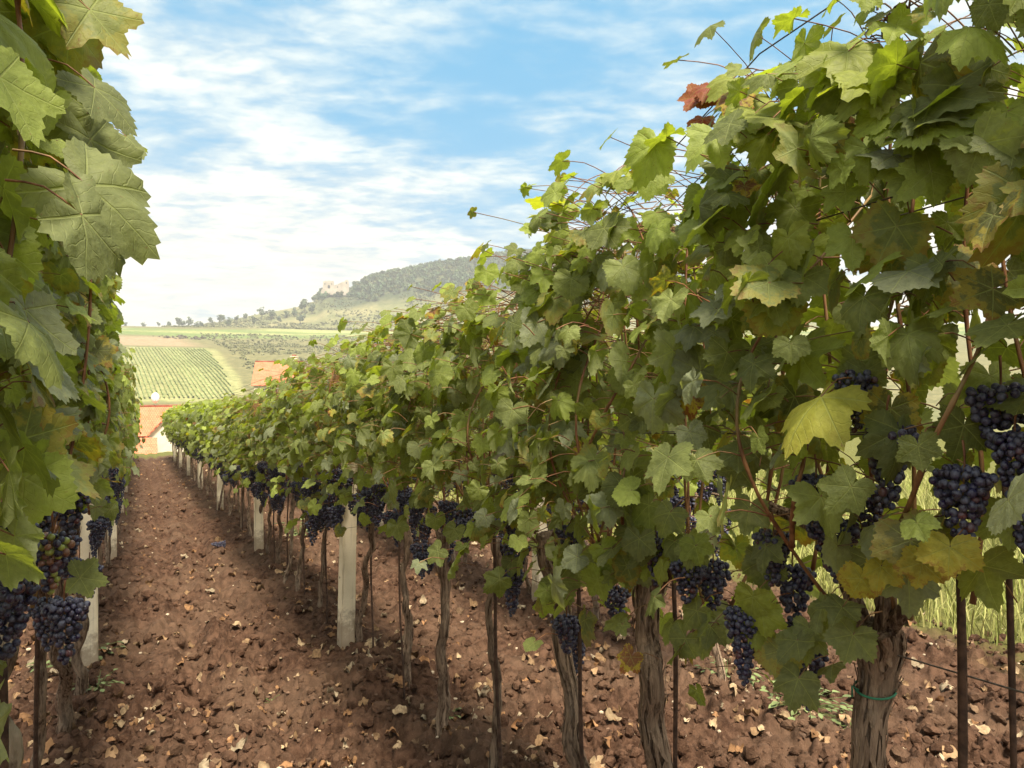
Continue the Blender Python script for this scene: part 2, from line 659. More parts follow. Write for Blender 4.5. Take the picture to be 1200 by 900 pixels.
def aisle_relief(x, y):
    r = np.zeros_like(x)
    for rx in (ROW_R, ROW_L, ROW_B, -1.76, 4.1):
        r = r + .055 * np.exp(-((x - rx) / .22) ** 2)
    r = r + (.046 * np.cos((x + .03 * np.sin(y * .9) - .46) * 2 * math.pi / .36) - .03) * np.exp(-((x - .46) / .42) ** 4)
    return r


PR = np.array([0, 34, 42, 60, 90, 150, 250, 340, 380, 480, 600, 700, 900, 1000, 1500, 2600.])
PZ = np.array([-1.45, -3.05, -4.6, -9.0, -11.0, -8.0, -12.0, -11.0, -8.5, 11.0, 29, 38.5, 66, 72, 98, 150.])
RX = np.array([-900, 120, 225, 300, 350, 372, 380, 410, 440, 520, 600, 700, 800, 900, 1000, 1300, 2500.])
RY = np.array([387, 387, 384, 369, 361, 353, 341, 339, 327, 312, 300, 293, 307, 345, 388, 400, 410.])


def far_z(x, y):
    """terrain height relative to the camera's eye level beyond the rows"""
    r = np.hypot(x, y)
    fw = np.maximum(x * SA + y * CA, 1e-3)
    az = np.clip((x * CA - y * SA) / fw, -3, 3)
    px = np.where(x * SA + y * CA > 1, 600 + 900 * az, 3000)
    re = r * .93
    z = np.interp(re, PR, PZ)
    ridge = (450 - np.interp(px, RX, RY)) / 900 * 1300 * (r / np.hypot(1, np.clip(az, -2, 2)) / np.maximum(re, 1)) 
    base900 = 66.0
    t = smooth(re, 930, 1300)
    bump = (ridge - np.interp(1300., PR, PZ)) * t * np.clip(1 - (re - 1330) / 900, 0.2, 1)
    z = z + np.where(re > 930, bump, 0)
    amp = smooth(re, 90, 700)
    z = z + amp * 5.0 * (fbm(np.stack([x / 140, y / 140, x * 0], -1), 3, 5) - .5)
    return z


def ground_z(x, y, fine=True):
    x = np.asarray(x, float)
    y = np.asarray(y, float)
    sh = x.shape
    x, y = x.ravel(), y.ravel()
    r = np.hypot(x, y)
    near = row_z(np.minimum(y, 36)) + aisle_relief(x, y)
    near = near + .05 * (fbm(np.stack([x / 1.1, y / 1.1, x * 0], -1), 3, 9) - .5)
    far = far_z(x, y) + CAMH
    t = smooth(np.maximum(y, r * .8), ROW_END + 1.0, 50)
    z = near * (1 - t) + far * t
    if fine:
        f = np.clip(1 - (r - 18) / 25, 0, 1) * (1 - t)
        k = r < 45
        if k.any():
            xx, yy = x[k] + .03 * np.sin(y[k] * 23), y[k] + .03 * np.sin(x[k] * 19)
            c = .95 * clods(xx, yy, .085, 1) + .8 * clods(xx + 3.1, yy, .048, 2) + .6 * clods(xx, yy + 7, .026, 3)
            pat = .35 + .9 * fbm(np.stack([xx / .5, yy / .5, xx * 0], -1), 2, 4)
            c = c * pat * np.where(xx > 4.6, .4, 1.0)
            rough = .030 * (fbm(np.stack([xx / .10, yy / .10, xx * 0], -1), 4, 7) - .5)
            z[k] = z[k] + f[k] * (c * .95 + rough * 1.3)
    return z.reshape(sh)


def polar_grid(r0, r1, k, rmin, angs):
    rs = [r0]
    while rs[-1] < r1:
        rs.append(min(r1, rs[-1] + max(rmin, rs[-1] * k)))
    return np.array(rs), angs


front = np.arange(-44, 44.01, .125)
rest = np.arange(46, 315.1, 2.5)
ANG = np.radians(np.concatenate([front, rest]))


def ground_mesh(name, r0, r1, k, rmin, mat, colour, centre=False):
    rs, an = polar_grid(r0, r1, k, rmin, ANG)
    rr, aa = np.meshgrid(rs, an, indexing='ij')
    x = rr * np.sin(aa + AZ)
    y = rr * np.cos(aa + AZ)
    z = ground_z(x, y)
    v = np.stack([x, y, z], -1).reshape(-1, 3)
    nr, na = rr.shape
    i = np.arange(nr - 1)[:, None] * na
    j = np.arange(na)[None]
    j2 = (j + 1) % na
    f4 = np.stack([i + j, i + na + j, i + na + j2, i + j2], -1).reshape(-1, 4)[:, ::-1]
    mb = MB()
    f3 = None
    if centre:
        v = np.vstack([v, [[0, 0, float(ground_z(np.array([0.]), np.array([0.]))[0])]]])
        jj = np.arange(na)
        f3 = np.stack([np.full(na, nr * na), (jj + 1) % na, jj], -1)
    mb.add(v, f3, f4, col=colour(v))
    o = mb.build(name, mat)
    tag(o, kind='structure')
    return o


def soil_colour(v):
    x, y = v[:, 0], v[:, 1]
    c = np.zeros((len(v), 4))
    n = fbm(np.stack([x / .8, y / .8, x * 0], -1), 3, 21)
    gmask = smooth(x + (n - .5) * 1.6, 4.5, 5.1)
    gmask = np.maximum(gmask, smooth(y + (n - .5) * 2, 34.5, 37))
    c[:, :3] = (.17, .17, .055)
    c[:, 3] = gmask * .9
    return c


def hill_colour(v):
    x, y = v[:, 0], v[:, 1]
    r = np.hypot(x, y) * .93
    fw = np.maximum(x * SA + y * CA, 1e-3)
    px = 600 + 900 * np.clip((x * CA - y * SA) / fw, -3, 3)
    n = fbm(np.stack([x / 60, y / 60, x * 0], -1), 4, 31)
    nn = (n - .5)
    c = np.zeros((len(v), 4))
    c[:, :3] = (.15, .155, .07)

    def put(mask, rgb):
        m = np.clip(mask, 0, 1)[:, None]
        c[:, :3] = c[:, :3] * (1 - m) + np.array(rgb) * m
    put(smooth(r, 355, 370), (.165, .155, .075))
    # vineyard patch floor, tan field above it on the left, green strips on the plateau
    edge = 243 + (r - 600) * -.17 + nn * 14
    put(smooth(edge - px, -3, 3) * smooth(r, 372, 380) * (1 - smooth(r, 592, 604)), (.26, .265, .12))
    put(smooth(px - edge, -4, 2) * (1 - smooth(px - edge, 5, 16)) * smooth(r, 385, 400) * (1 - smooth(r, 585, 600)), (.26, .26, .12))
    put((1 - smooth(px + nn * 90, 205, 245)) * smooth(r, 612, 630) * (1 - smooth(r, 735, 750)), (.30, .22, .14))
    put(smooth(r + nn * 60, 745, 765) * (1 - smooth(r, 860, 872)), (.15, .20, .065))
    put(smooth(r + nn * 25, 800, 806) * (1 - smooth(r + nn * 25, 822, 830)), (.28, .29, .12))
    put(smooth(px + nn * 60, 285, 330) * smooth(r, 846, 852) * (1 - smooth(r, 885, 900)), (.30, .32, .13))
    put((1 - smooth(px, 130, 160)) * smooth(r, 845, 850) * (1 - smooth(r, 862, 870)), (.42, .38, .28))
    put(smooth(r + nn * 30, 905, 925), (.16, .165, .075))
    put(smooth(n, .52, .60) * smooth(r, 930, 960), (.24, .22, .11))
    put(smooth(px, 360, 400) * smooth(r, 1080, 1120), (.06, .075, .04))
    c[:, 3] = 1
    return c


SOIL = ground_mesh('soil', .45, 60, .0082, .006, M_SOIL, soil_colour, True)
HILLS = ground_mesh('hills', 60, 2600, .016, .5, M_HILL, hill_colour)


def gz(x, y):
    return float(ground_z(np.array([float(x)]), np.array([float(y)]), False)[0])


def ray(px, d):
    """world x, y of a point seen in picture column px at depth d"""
    k = (px - 600) / 900
    return d * (SA + k * CA), d * (CA - k * SA)


def on_row(px, x):
    """distance along a row (at lateral x) seen in picture column px, and its depth"""
    k = (px - 600) / 900
    t = x * (CA - k * SA) / (CA * k + SA)
    return t, x * SA + CA * t


# haze: one closed box of thin air round everything
mb = MB()
box(mb, (0, 0, 135), (5400, 5400, 300), 0)
mh, q = new_mat('thin_haze')
pvn = q.n('ShaderNodeVolumePrincipled')
pvn.inputs['Color'].default_value = (.92, .95, 1, 1)
pvn.inputs['Density'].default_value = .00034
pvn.inputs['Anisotropy'].default_value = 0.1
o = q.n('ShaderNodeOutputMaterial')
q.link(pvn.outputs[0], o.inputs['Volume'])
tag(mb.build('haze', mh, smoothed=False), kind='stuff')

# ------------------------------------------------------------------ hillside: forest, scrub, trees, ruin, patch, houses
def ico(sub):
    bm = bmesh.new()
    bmesh.ops.create_icosphere(bm, subdivisions=sub, radius=1)
    bm.verts.index_update()
    v = np.array([q.co[:] for q in bm.verts])
    f = np.array([[q.index for q in fc.verts] for fc in bm.faces])
    bm.free()
    return v, f


I1, I2, I3 = ico(1), ico(2), ico(3)


def crown(rng, leaves, rx, rz, cz, size, lobes=5):
    """a crown of leaf-clump faces filling several overlapping lobes"""
    c = []
    for k in range(lobes):
        a = rng.uniform(0, 2 * math.pi)
        q = rng.uniform(.0, .62)
        c.append((math.cos(a) * q * rx, math.sin(a) * q * rx, cz + rng.uniform(-.55, .6) * rz, rng.uniform(.42, .68)))
    c = np.array(c)
    k = rng.integers(0, lobes, leaves)
    d = rng.normal(size=(leaves, 3))
    d /= np.linalg.norm(d, axis=1)[:, None]
    rad = rng.uniform(.55, 1.08, leaves)[:, None] * c[k, 3][:, None]
    p = c[k, :3] + d * rad * np.array([rx, rx, rz])
    t1 = rng.normal(size=(leaves, 3))
    t1 -= d * (t1 * d).sum(1)[:, None] * .7
    t1 /= np.linalg.norm(t1, axis=1)[:, None]
    t2 = np.cross(d + .5 * rng.normal(size=(leaves, 3)), t1)
    t2 /= np.linalg.norm(t2, axis=1)[:, None] + 1e-9
    s = (size * rng.uniform(.6, 1.4, leaves))[:, None]
    v = np.stack([p - t1 * s, p - t2 * s * .8 + d * s * .3, p + t1 * s, p + t2 * s * .8 - d * s * .2], 1).reshape(-1, 3)
    f = np.arange(leaves * 4).reshape(-1, 4)
    return v, f, k


def build_hills():
    rng = np.random.default_rng(5)
    # the wooded ridge: far off, one mass
    mb = MB()
    protos = []
    for k in range(7):
        v, f, _ = crown(rng, 62, .46, .40, .58, .17, 4)
        protos.append((v, f))
    n = 0
    while n < 3300:
        px = rng.uniform(366, 930)
        r = rng.uniform(1060, 1420)
        d = r / .93 / math.hypot(1, (px - 600) / 900)
        x, y = ray(px, d)
        z = float(far_z(np.array([x]), np.array([y]))[0])
        yp = 450 - z / d * 900
        yb = np.interp(px, [366, 390, 440, 480, 540, 620, 900], [351, 352, 351, 347, 344, 341, 400])
        yb += 2.5 * math.sin(px * .09)
        if yp > yb:
            continue
        if px < 415 and yp < 343:
            continue
        v, f = protos[rng.integers(7)]
        h = rng.uniform(7, 12.5)
        g_ = rng.uniform(.7, 1.25)
        c = np.array([.115, .165, .09]) * g_ + rng.uniform(0, .02, 3)
        if rng.random() < .2:
            c = np.array([.12, .13, .055]) * g_
        a = rng.uniform(0, 6.28)
        ca, sa = math.cos(a), math.sin(a)
        vv = np.stack([v[:, 0] * ca - v[:, 1] * sa, v[:, 0] * sa + v[:, 1] * ca, v[:, 2]], -1)
        mb.add(vv * np.array([h * .95, h * .95, h]) + [x, y, z + CAMH - .6], None, f, col=(*c, 1))
        n += 1
    tag(mb.build('forest', M_TREE, smoothed=False), kind='stuff')
    # scrub on the open slopes
    mb = MB()
    n = 0
    sp = [crown(rng, 30, .62, .48, .42, .24, 3)[:2] for _ in range(6)]
    while n < 8500:
        px = rng.uniform(60, 720)
        r = rng.uniform(385, 1270)
        d = r / .93 / math.hypot(1, (px - 600) / 900)
        x, y = ray(px, d)
        edge = 243 + (r - 600) * -.17
        slope_r = px > edge + 22 and r < 800
        upper = r > 900 and px > 190
        hedge = 728 < r < 756 and px > 178
        if not (slope_r or upper or hedge):
            continue
        dn = vnoise(np.array([[x / 38, y / 38, 0.]]), 3)[0]
        if dn < .34 and not hedge:
            continue
        if hedge and rng.random() < .3 and px > 250:
            continue
        z = float(far_z(np.array([x]), np.array([y]))[0])
        h = rng.uniform(1.0, 2.8) * (1.5 if upper and dn > .6 else 1) * (.8 if slope_r else 1)
        v, f = sp[rng.integers(6)]
        c = np.array([.27, .275, .14]) * rng.uniform(.65, 1.25)
        if hedge and px < 260:
            c = np.array([.20, .17, .13])
        mb.add(v * np.array([h * 1.3, h * 1.3, h]) + [x, y, z + CAMH - .3], None, f, col=(*c, 1))
        n += 1
    tag(mb.build('scrub', M_TREE, smoothed=False), kind='stuff')
    # single trees on the skyline
    protos = []
    for k in range(4):
        v, f, kk = crown(rng, 150, .40, .36, .62, .085, 6)
        m = MB()
        cc = np.array([.12, .155, .09]) * rng.uniform(.8, 1.2)
        sh = rng.uniform(.75, 1.3, 6)[kk]
        m.add(v, None, f, col=np.repeat(np.c_[cc[None] * sh[:, None], np.ones(len(sh))], 4, 0))
        cm = m.mesh('crown', M_TREE, False)
        m = MB()
        m.add(*tube([(0, 0, -.05), (.01, 0, .25), (.0, .01, .62)], [.035, .028, .012], 6))
        for s in range(3):
            a = s * 2.1 + rng.uniform(0, 1)
            m.add(*tube([(0, 0, .3 + .08 * s), (.12 * math.cos(a), .12 * math.sin(a), .45 + .08 * s), (.24 * math.cos(a), .24 * math.sin(a), .62 + .06 * s)], [.016, .012, .006], 5))
        protos.append((cm, m.mesh('trunk', M_BARK)))
    spots = [(147, 386, 6), (168, 384, 7), (186, 383, 7), (198, 381, 8), (209, 380, 11), (222, 379, 12), (236, 378, 9), (246, 376, 9), (258, 372, 10), (268, 371, 11),
             (277, 369, 9), (288, 368, 8), (297, 366, 10), (307, 364, 12), (318, 363, 13), (327, 361, 9), (336, 360, 9), (345, 358, 11), (352, 357, 13), (357, 355, 16), (366, 353, 12), (231, 384, 8), (213, 386, 9), (262, 378, 9)]
    words = ['rounded', 'spreading', 'narrow', 'bushy']
    for i, (px, yp, hp) in enumerate(spots):
        d = 1180 if i % 3 else 1090
        d *= 1.03 - .06 * rng.random()
        x, y = ray(px, d)
        z = float(far_z(np.array([x]), np.array([y]))[0]) + CAMH
        t = empty('tree', (x, y, z - .3), rng.uniform(0, 6))
        h = hp * d / 900
        t.scale = (h * rng.uniform(.85, 1.25), h * rng.uniform(.85, 1.25), h)
        k = i % 4
        link('crown', protos[k][0], t)
        link('trunk', protos[k][1], t)
        where = ('near the left end of the hill crest' if px < 200 else 'on the low hill crest above the green strips' if px < 270
                 else 'on the rising crest halfway to the ruin' if px < 335 else 'on the crest just below the ruin')
        tag(t, f'small dark {words[k]} tree standing {where}', 'tree', 'scattered trees along the hill crest')
    # far vineyard on the facing slope: rows too many and small to count
    mb = MB()
    x0, y0 = ray(180, 500)
    dirv = np.array([116 * CA - 210 * SA * 1.0, -116 * SA - 210 * CA])
    # camera-frame direction (right 116, back 210) turned to world
    dirv = np.array([116 * CA + -210 * SA, -116 * SA + -210 * CA])
    dirv /= np.linalg.norm(dirv)
    prp = np.array([-dirv[1], dirv[0]])
    for k in range(-64, 76):
        c0 = np.array([x0, y0]) + prp * k * 2.2
        ss = np.arange(-170, 170, 3.2)
        P = c0[None] + dirv[None] * ss[:, None]
        r = np.hypot(P[:, 0], P[:, 1]) * .93
        fw = P[:, 0] * SA + P[:, 1] * CA
        px = 600 + 900 * (P[:, 0] * CA - P[:, 1] * SA) / fw
        ok = (r > 384) & (r < 590) & (px < 239 + (r - 600) * -.17) & (px > 40)
        idx = np.where(ok)[0]
        if len(idx) < 4:
            continue
        P = P[idx[0]:idx[-1] + 1]
        z = far_z(P[:, 0], P[:, 1]) + CAMH
        m = len(P)
        wd = .27 * rng.uniform(.7, 1.3, m)
        hh = 1.2 * rng.uniform(.75, 1.2, m)
        prof = np.array([[-1, 0], [-1.05, .6], [-.3, 1.0], [.4, .97], [1.05, .55], [1, 0]])
        V = np.zeros((m, 6, 3))
        for j, (a, b) in enumerate(prof):
            jit = rng.normal(size=m) * .12
            V[:, j, 0] = P[:, 0] + prp[0] * (a * wd + jit)
            V[:, j, 1] = P[:, 1] + prp[1] * (a * wd + jit)
            V[:, j, 2] = z + b * hh - .15
        i = np.arange(m - 1)[:, None] * 6
        j = np.arange(5)[None]
        f4 = np.stack([i + j, i + j + 1, i + 6 + j + 1, i + 6 + j], -1).reshape(-1, 4)
        g_ = rng.uniform(.85, 1.15) * (1.3 if (k // 5) % 4 == 1 else 1)
        mb.add(V.reshape(-1, 3), None, f4, col=(.27 * g_, .32 * g_, .13 * g_, 1))
    tag(mb.build('hillside_vineyard', M_TREE, smoothed=False), kind='stuff')


build_hills()


def build_ruin():
    x, y = ray(384, 1235)
    z = CAMH + (450 - 341) / 900 * 1235
    t = empty('castle_ruin', (x, y, z), -R(13.5))
    tag(t, 'pale roofless stone castle ruin standing on the wooded hill ridge', 'castle ruin')
    s = 1.08

    def wall(name, outline, y0, y1, holes=()):
        m = MB()
        prism(m, [(a * s, b * s) for a, b in outline], y0, y1)
        o = m.build(name, M_STONE, t, smoothed=False)
        for hx, hz, hw, hh in holes:
            h = MB()
            prism(h, [(hx * s, hz * s), ((hx + hw) * s, hz * s), ((hx + hw) * s, (hz + hh * .8) * s), ((hx + hw * .5) * s, (hz + hh) * s), (hx * s, (hz + hh * .8) * s)], y0 - .25, y0 - .05)
            h.build('window', M_DARK, o, smoothed=False)
        return o
    wall('keep', [(-7.5, -6), (9, -6), (9, 13.5), (8, 15), (5, 14.2), (3, 15.4), (1, 15), (-1, 14.4), (-3, 14.9), (-5, 14), (-6.2, 14.3), (-6.8, 8)], -5, 9,
         [(0.2, 3.5, 3.4, 5.0), (-4.6, 8.6, 1.3, 2.6), (5.2, 9.0, 1.2, 2.2)])
    wall('curtain_wall', [(9.1, -6), (31, -6), (31, 10), (30.4, 15.5), (28.5, 17), (26.5, 17), (25, 16), (24.6, 14.6), (22, 14.2), (20, 13), (18.5, 12.6), (17, 11.2), (15.5, 11), (14, 9.6), (12, 9.9), (10.5, 8.8), (9.1, 8.6)], -2, 4,
         [(26.4, 11.2, 1.6, 3.0), (13.6, 5.0, 1.4, 2.2)])
    wall('buttress', [(-10, -6), (-7.6, -6), (-7.0, 3.6), (-8.4, 2.6), (-9.4, -1)], -3, 3)


build_ruin()


def roof_plane(mb, p, thick=.14):
    """quad p (eave-left, eave-right, ridge-right, ridge-left) with tiles mapped in metres and real thickness"""
    p = [Vector(q) for q in p]
    u = (p[1] - p[0]).normalized()
    nrm = u.cross(p[3] - p[0]).normalized()
    vv = nrm.cross(u)
    uv = np.array([[(q - p[0]).dot(u), (q - p[0]).dot(vv), 0] for q in p])
    top = np.array([q[:] for q in p])
    bot = np.array([(q - nrm * thick)[:] for q in p])
    k = len(p)
    f = [[0, 1, 2, 3]] if k == 4 else []
    f3 = [[0, 1, 2]] if k == 3 else []
    v = np.vstack([top, bot])
    side = [[i, i + k, (i + 1) % k + k, (i + 1) % k] for i in range(k)]
    f4 = f + [[7, 6, 5, 4]] * (k == 4) + side
    f3 = f3 + [[5, 4, 3]] * (k == 3)
    mb.add(v, f3, f4, uv=np.vstack([uv, uv]))


def window_on(parent, c, w_, h_, out=-1):
    m = MB()
    for dx_, dz_, sx, sz in ((-w_ / 2, 0, .09, h_), (w_ / 2, 0, .09, h_), (0, h_ / 2, w_ + .09, .09), (0, -h_ / 2, w_ + .09, .09), (0, 0, .06, h_ - .09)):
        box(m, (c[0] + dx_, c[1] + out * .03, c[2] + dz_), (sx, .10 if dx_ or dz_ else .06, sz))
    o = m.build('window', M_WHITE, parent, smoothed=False)
    m = MB()
    box(m, (c[0], c[1] + out * .012, c[2]), (w_ - .1, .02, h_ - .1))
    m.build('pane', M_DARK, o, smoothed=False)


def build_houses():
    # lower house at the foot of the rows: main roof, lower lean-to and a cream gable wing turned to the right
    D0 = 84.0
    x, y = ray(172, D0)
    s = D0 / 900
    ground = gz(x, y)
    t = empty('house', (x, y, ground), -AZ + R(24))
    tag(t, 'house at the foot of the rows with terracotta roof and cream gable', 'house')
    ez = lambda yp: CAMH + (450 - yp) * s - ground
    zr, ze, zl0, zl = ez(477), ez(511), ez(512.5), ez(533)
    m = MB()
    box(m, (-1.2, 3.2, ze / 2), (13.0, 6.0, ze))
    wall = m.build('wall', M_PLASTER, t, smoothed=False)
    for wx in (-5, -2.2):
        window_on(t, (wx, .2, 1.7), 1.0, 1.2)
    m = MB()
    roof_plane(m, [(-8.2, -.2, ze), (5.6, -.2, ze), (5.6, 3.4, zr), (-8.2, 3.4, zr)])
    roof_plane(m, [(5.6, 7.0, ze), (-8.2, 7.0, ze), (-8.2, 3.4, zr), (5.6, 3.4, zr)])
    m.add(*tube([(-8.2, 3.4, zr + .02), (5.6, 3.4, zr + .02)], .14, 8))
    roof = m.build('roof', M_ROOF, t, smoothed=False)
    m = MB()
    prism(m, [(.25, ze - .2), (5.9, ze - .2), (5.9, ze), (5.6, ze + 2.55)], 0, 0) if False else None
    # lean-to
    m = MB()
    roof_plane(m, [(-8.0, -3.6, zl), (1.05, -3.6, zl), (1.05, -.72, zl0), (-8.0, -.72, zl0)])
    m.build('lean_to_roof', M_ROOF, t, smoothed=False)
    m = MB()
    box(m, (-3.5, -1.75, zl / 2 - .2), (8.6, 2.8, zl - .4))
    m.build('lean_to_wall', M_PLASTER, t, smoothed=False)
    # gable wing
    xm, hw = 2.3, 2.1
    ge, gr = ze + .1, ez(484)
    m = MB()
    prism(m, [(xm - hw, 0), (xm + hw, 0), (xm + hw, ge), (xm, gr - .12), (xm - hw, ge)], -.30, 3.0)
    m.build('gable_wall', M_PLASTER, t, smoothed=False)
    m = MB()
    roof_plane(m, [(xm - hw - .35, 3.3, ge - .22), (xm - hw - .35, -.65, ge - .22), (xm, -.65, gr), (xm, 3.3, gr)])
    roof_plane(m, [(xm + hw + .35, -.65, ge - .22), (xm + hw + .35, 3.3, ge - .22), (xm, 3.3, gr), (xm, -.65, gr)])
    m.build('gable_roof', M_ROOF, t, smoothed=False)
    window_on(t, (xm + .4, -.30, 2.4), 1.1, 1.3)
    # round white dish on the ridge
    m = MB()
    v, f = I2
    k = v.copy()
    k[:, 1] = np.where(k[:, 1] < 0, k[:, 1] * .28, k[:, 1] * .1)
    m.add(k * np.array([.46, 1, .62]) + [.8, 3.2, zr + .95], f)
    m.add(*tube([(.8, 3.35, zr - .1), (.8, 3.35, zr + .9)], .05, 8))
    m.add(*tube([(.8, 2.98, zr + .5), (.8, 2.45, zr + .85)], .025, 6))
    m.build('satellite_dish', M_WHITE, t)
    # second house further off: red roof and chimney above the vines
    D1 = 150.0
    x, y = ray(322, D1)
    s = D1 / 900
    ground = gz(x, y)
    t = empty('house', (x, y, ground), -AZ + R(8))
    tag(t, 'house with bright red roof and pale chimney showing above the vines', 'house')
    ez = lambda yp: CAMH + (450 - yp) * s - ground
    zr, ze = ez(423), ez(450)
    m = MB()
    box(m, (.3, 4.0, ze / 2), (8.6, 7.6, ze))
    m.build('wall', M_PLASTER, t, smoothed=False)
    for gx in (-3.99, 4.59):
        m = MB()
        prism(m, [(.2, ze - .15), (7.8, ze - .15), (4.0, zr - .25)], gx - .08, gx + .08, M=Matrix(((0, 1, 0, 0), (1, 0, 0, 0), (0, 0, 1, 0), (0, 0, 0, 1))))
        m.build('gable_wall', M_PLASTER, t, smoothed=False)
    m = MB()
    roof_plane(m, [(-2.9 - 1.5, -.4, ze - .3), (5.0, -.4, ze - .3), (5.0, 4.0, zr), (-4.4, 4.0, zr)][0:4])
    roof_plane(m, [(5.0, 8.4, ze - .3), (-4.4, 8.4, ze - .3), (-4.4, 4.0, zr), (5.0, 4.0, zr)])
    m.add(*tube([(-4.4, 4.0, zr + .02), (5.0, 4.0, zr + .02)], .14, 8))
    r = m.build('roof', M_ROOF, t, smoothed=False)
    m = MB()
    box(m, (3.3, 2.9, zr - .3), (1.25, 1.0, 2.4), bevel=.02)
    box(m, (3.3, 2.9, zr + .98), (1.5, 1.25, .16), bevel=.02)
    ch = m.build('chimney', M_PLASTER, r, smoothed=False)
    m = MB()
    box(m, (3.3, 2.9, zr + 1.22), (.8, .7, .3), bevel=.03)
    m.build('chimney_cap', M_ROOF, ch, smoothed=False)
    for wx in (-2, .5, 3):
        window_on(t, (wx, .2, ze - 1.6), 1.0, 1.3)
        window_on(t, (wx, .2, 1.9), 1.0, 1.3)


build_houses()

# ------------------------------------------------------------------ leaf templates
TH = [0, 9, 18, 27, 34, 41, 50, 59, 68, 78, 88, 95, 103, 113, 122, 132, 143, 155, 166, 174, 178.5]
RH = [1.0, .93, .80, .68, .63, .72, .86, .93, .86, .74, .66, .64, .70, .76, .77, .72, .64, .54, .40, .22, .09]


def leaf_template(nang, rings, rng, lob=1.0):
    th = np.linspace(-178.5, 178.5, nang)
    at = np.abs(th)
    rr = np.interp(at, TH, RH)
    mean = np.interp(at, [0, 60, 120, 178.5], [.95, .86, .72, .09])
    rr = mean + (rr - mean) * lob
    asym = 1 + .06 * np.sin(np.radians(th) * rng.uniform(1, 2.5) + rng.uniform(0, 6))
    rr = rr * asym
    if nang >= 30:
        saw = np.where(np.arange(nang) % 2 == 0, 1.0, -1.0) * rng.uniform(.4, 1.1, nang)
        rr = rr * (1 + .062 * saw * (at < 168))
    fr = np.linspace(0, 1, rings + 1)[1:] ** .85
    pts = [np.zeros((1, 2))]
    for f in fr:
        base = rr if f == 1 else (rr * .75 + mean * .25)
        pts.append(np.stack([np.sin(np.radians(th)) * base * f, np.cos(np.radians(th)) * base * f], -1))
    p = np.vstack(pts)
    x, y = p[:, 0], p[:, 1]
    r = np.hypot(x, y)
    t = np.arctan2(x, y)
    droop = rng.uniform(.08, .50)
    fold = rng.uniform(.0, .60)
    z = -droop * r ** 2 * (.5 + .5 * np.cos(t)) - fold * .5 * np.abs(x) * rng.choice([-.6, 1.0])
    z = z - rng.uniform(.02, .05) * r * np.cos(t * 3.05 * 2) 
    z = z + rng.uniform(.03, .11) * r ** 2 * np.sin(5 * t + rng.uniform(0, 6)) + .03 * r ** 2 * np.sin(11 * t + rng.uniform(0, 6))
    z = z + rng.uniform(.01, .05) * r * np.sin(x * rng.uniform(5, 9) + rng.uniform(0, 6)) * np.cos(y * rng.uniform(5, 9) + rng.uniform(0, 6))
    z = z + rng.uniform(-.16, .16) * x * r + rng.uniform(-.1, .1) * r ** 3 * np.sin(t * 2)
    v = np.stack([x, y, z], -1)
    f3 = np.stack([np.zeros(nang - 1, int), np.arange(2, nang + 1), np.arange(1, nang)], -1)
    f4 = []
    for k in range(rings - 1):
        a = 1 + k * nang
        j = np.arange(nang - 1)
        f4.append(np.stack([a + j, a + j + 1, a + nang + j + 1, a + nang + j], -1))
    f4 = np.vstack(f4) if f4 else np.zeros((0, 4), int)
    return v, np.stack([x, y], -1), f3, f4


RNG0 = np.random.default_rng(77)
T_HI = [leaf_template(65, 3, RNG0, RNG0.uniform(.35, 1.05)) for _ in range(14)]
T_MID = [leaf_template(33, 2, RNG0, RNG0.uniform(.35, 1.0)) for _ in range(10)]
T_FAR = [leaf_template(17, 1, RNG0, RNG0.uniform(.4, 1.0)) for _ in range(8)]


def norm(a):
    return a / (np.linalg.norm(a, axis=-1, keepdims=True) + 1e-12)


class Leaves:
    def __init__(self):
        self.c, self.n, self.t, self.s, self.tint = [], [], [], [], []

    def add(self, c, n, t, s, tint):
        self.c.append(c)
        self.n.append(n)
        self.t.append(t)
        self.s.append(s)
        self.tint.append(tint)

    def emit(self, mb, temps, rng, mat=0):
        C = np.array(self.c, float)
        N = norm(np.array(self.n, float))
        T = np.array(self.t, float)
        T = norm(T - N * (T * N).sum(1, keepdims=True))
        B = np.cross(T, N)
        S = np.array(self.s, float)
        K = np.array(self.tint, float)
        which = rng.integers(0, len(temps), len(C))
        wid = rng.uniform(.88, 1.12, len(C))
        curl = rng.uniform(.4, 1.7, len(C))
        for k, (v, uv, f3, f4) in enumerate(temps):
            i = np.where(which == k)[0]
            if not len(i):
                continue
            V = C[i][:, None] + S[i][:, None, None] * (v[None, :, 0:1] * B[i][:, None] * wid[i][:, None, None] + v[None, :, 1:2] * T[i][:, None] + v[None, :, 2:3] * N[i][:, None] * curl[i][:, None, None])
            n, m = len(i), len(v)
            off = (np.arange(n) * m)[:, None, None]
            U = np.zeros((n, m, 3))
            U[:, :, :2] = uv[None]
            U[:, :, 2] = rng.random(n)[:, None]
            mb.add(V.reshape(-1, 3), (f3[None] + off).reshape(-1, 3), (f4[None] + off).reshape(-1, 4) if len(f4) else None, mat,
                   uv=U.reshape(-1, 3), col=np.repeat(K[i], m, 0))


def leaf_tint(rng, z, young=0.0):
    q = rng.random()
    top = max(0.0, min(1.0, (z - 1.6) / .4))
    if q < .010:
        return (.20, .075, .04, .9)
    if q < .020:
        return (.30, .28, .05, .75)
    if q < .045:
        return (.11, .11, .035, .55)
    if q < .20 + .42 * top + young:
        b = rng.uniform(.8, 1.25)
        return (.235 * b, .285 * b, .058 * b, 0)
    if q < .42:
        b = rng.uniform(.75, 1.25)
        return (.22 * b, .245 * b, .150 * b, 0)
    b = rng.uniform(.6, 1.4)
    return (.162 * b, .188 * b, .056 * b, 0.35 if rng.random() < .22 else 0)


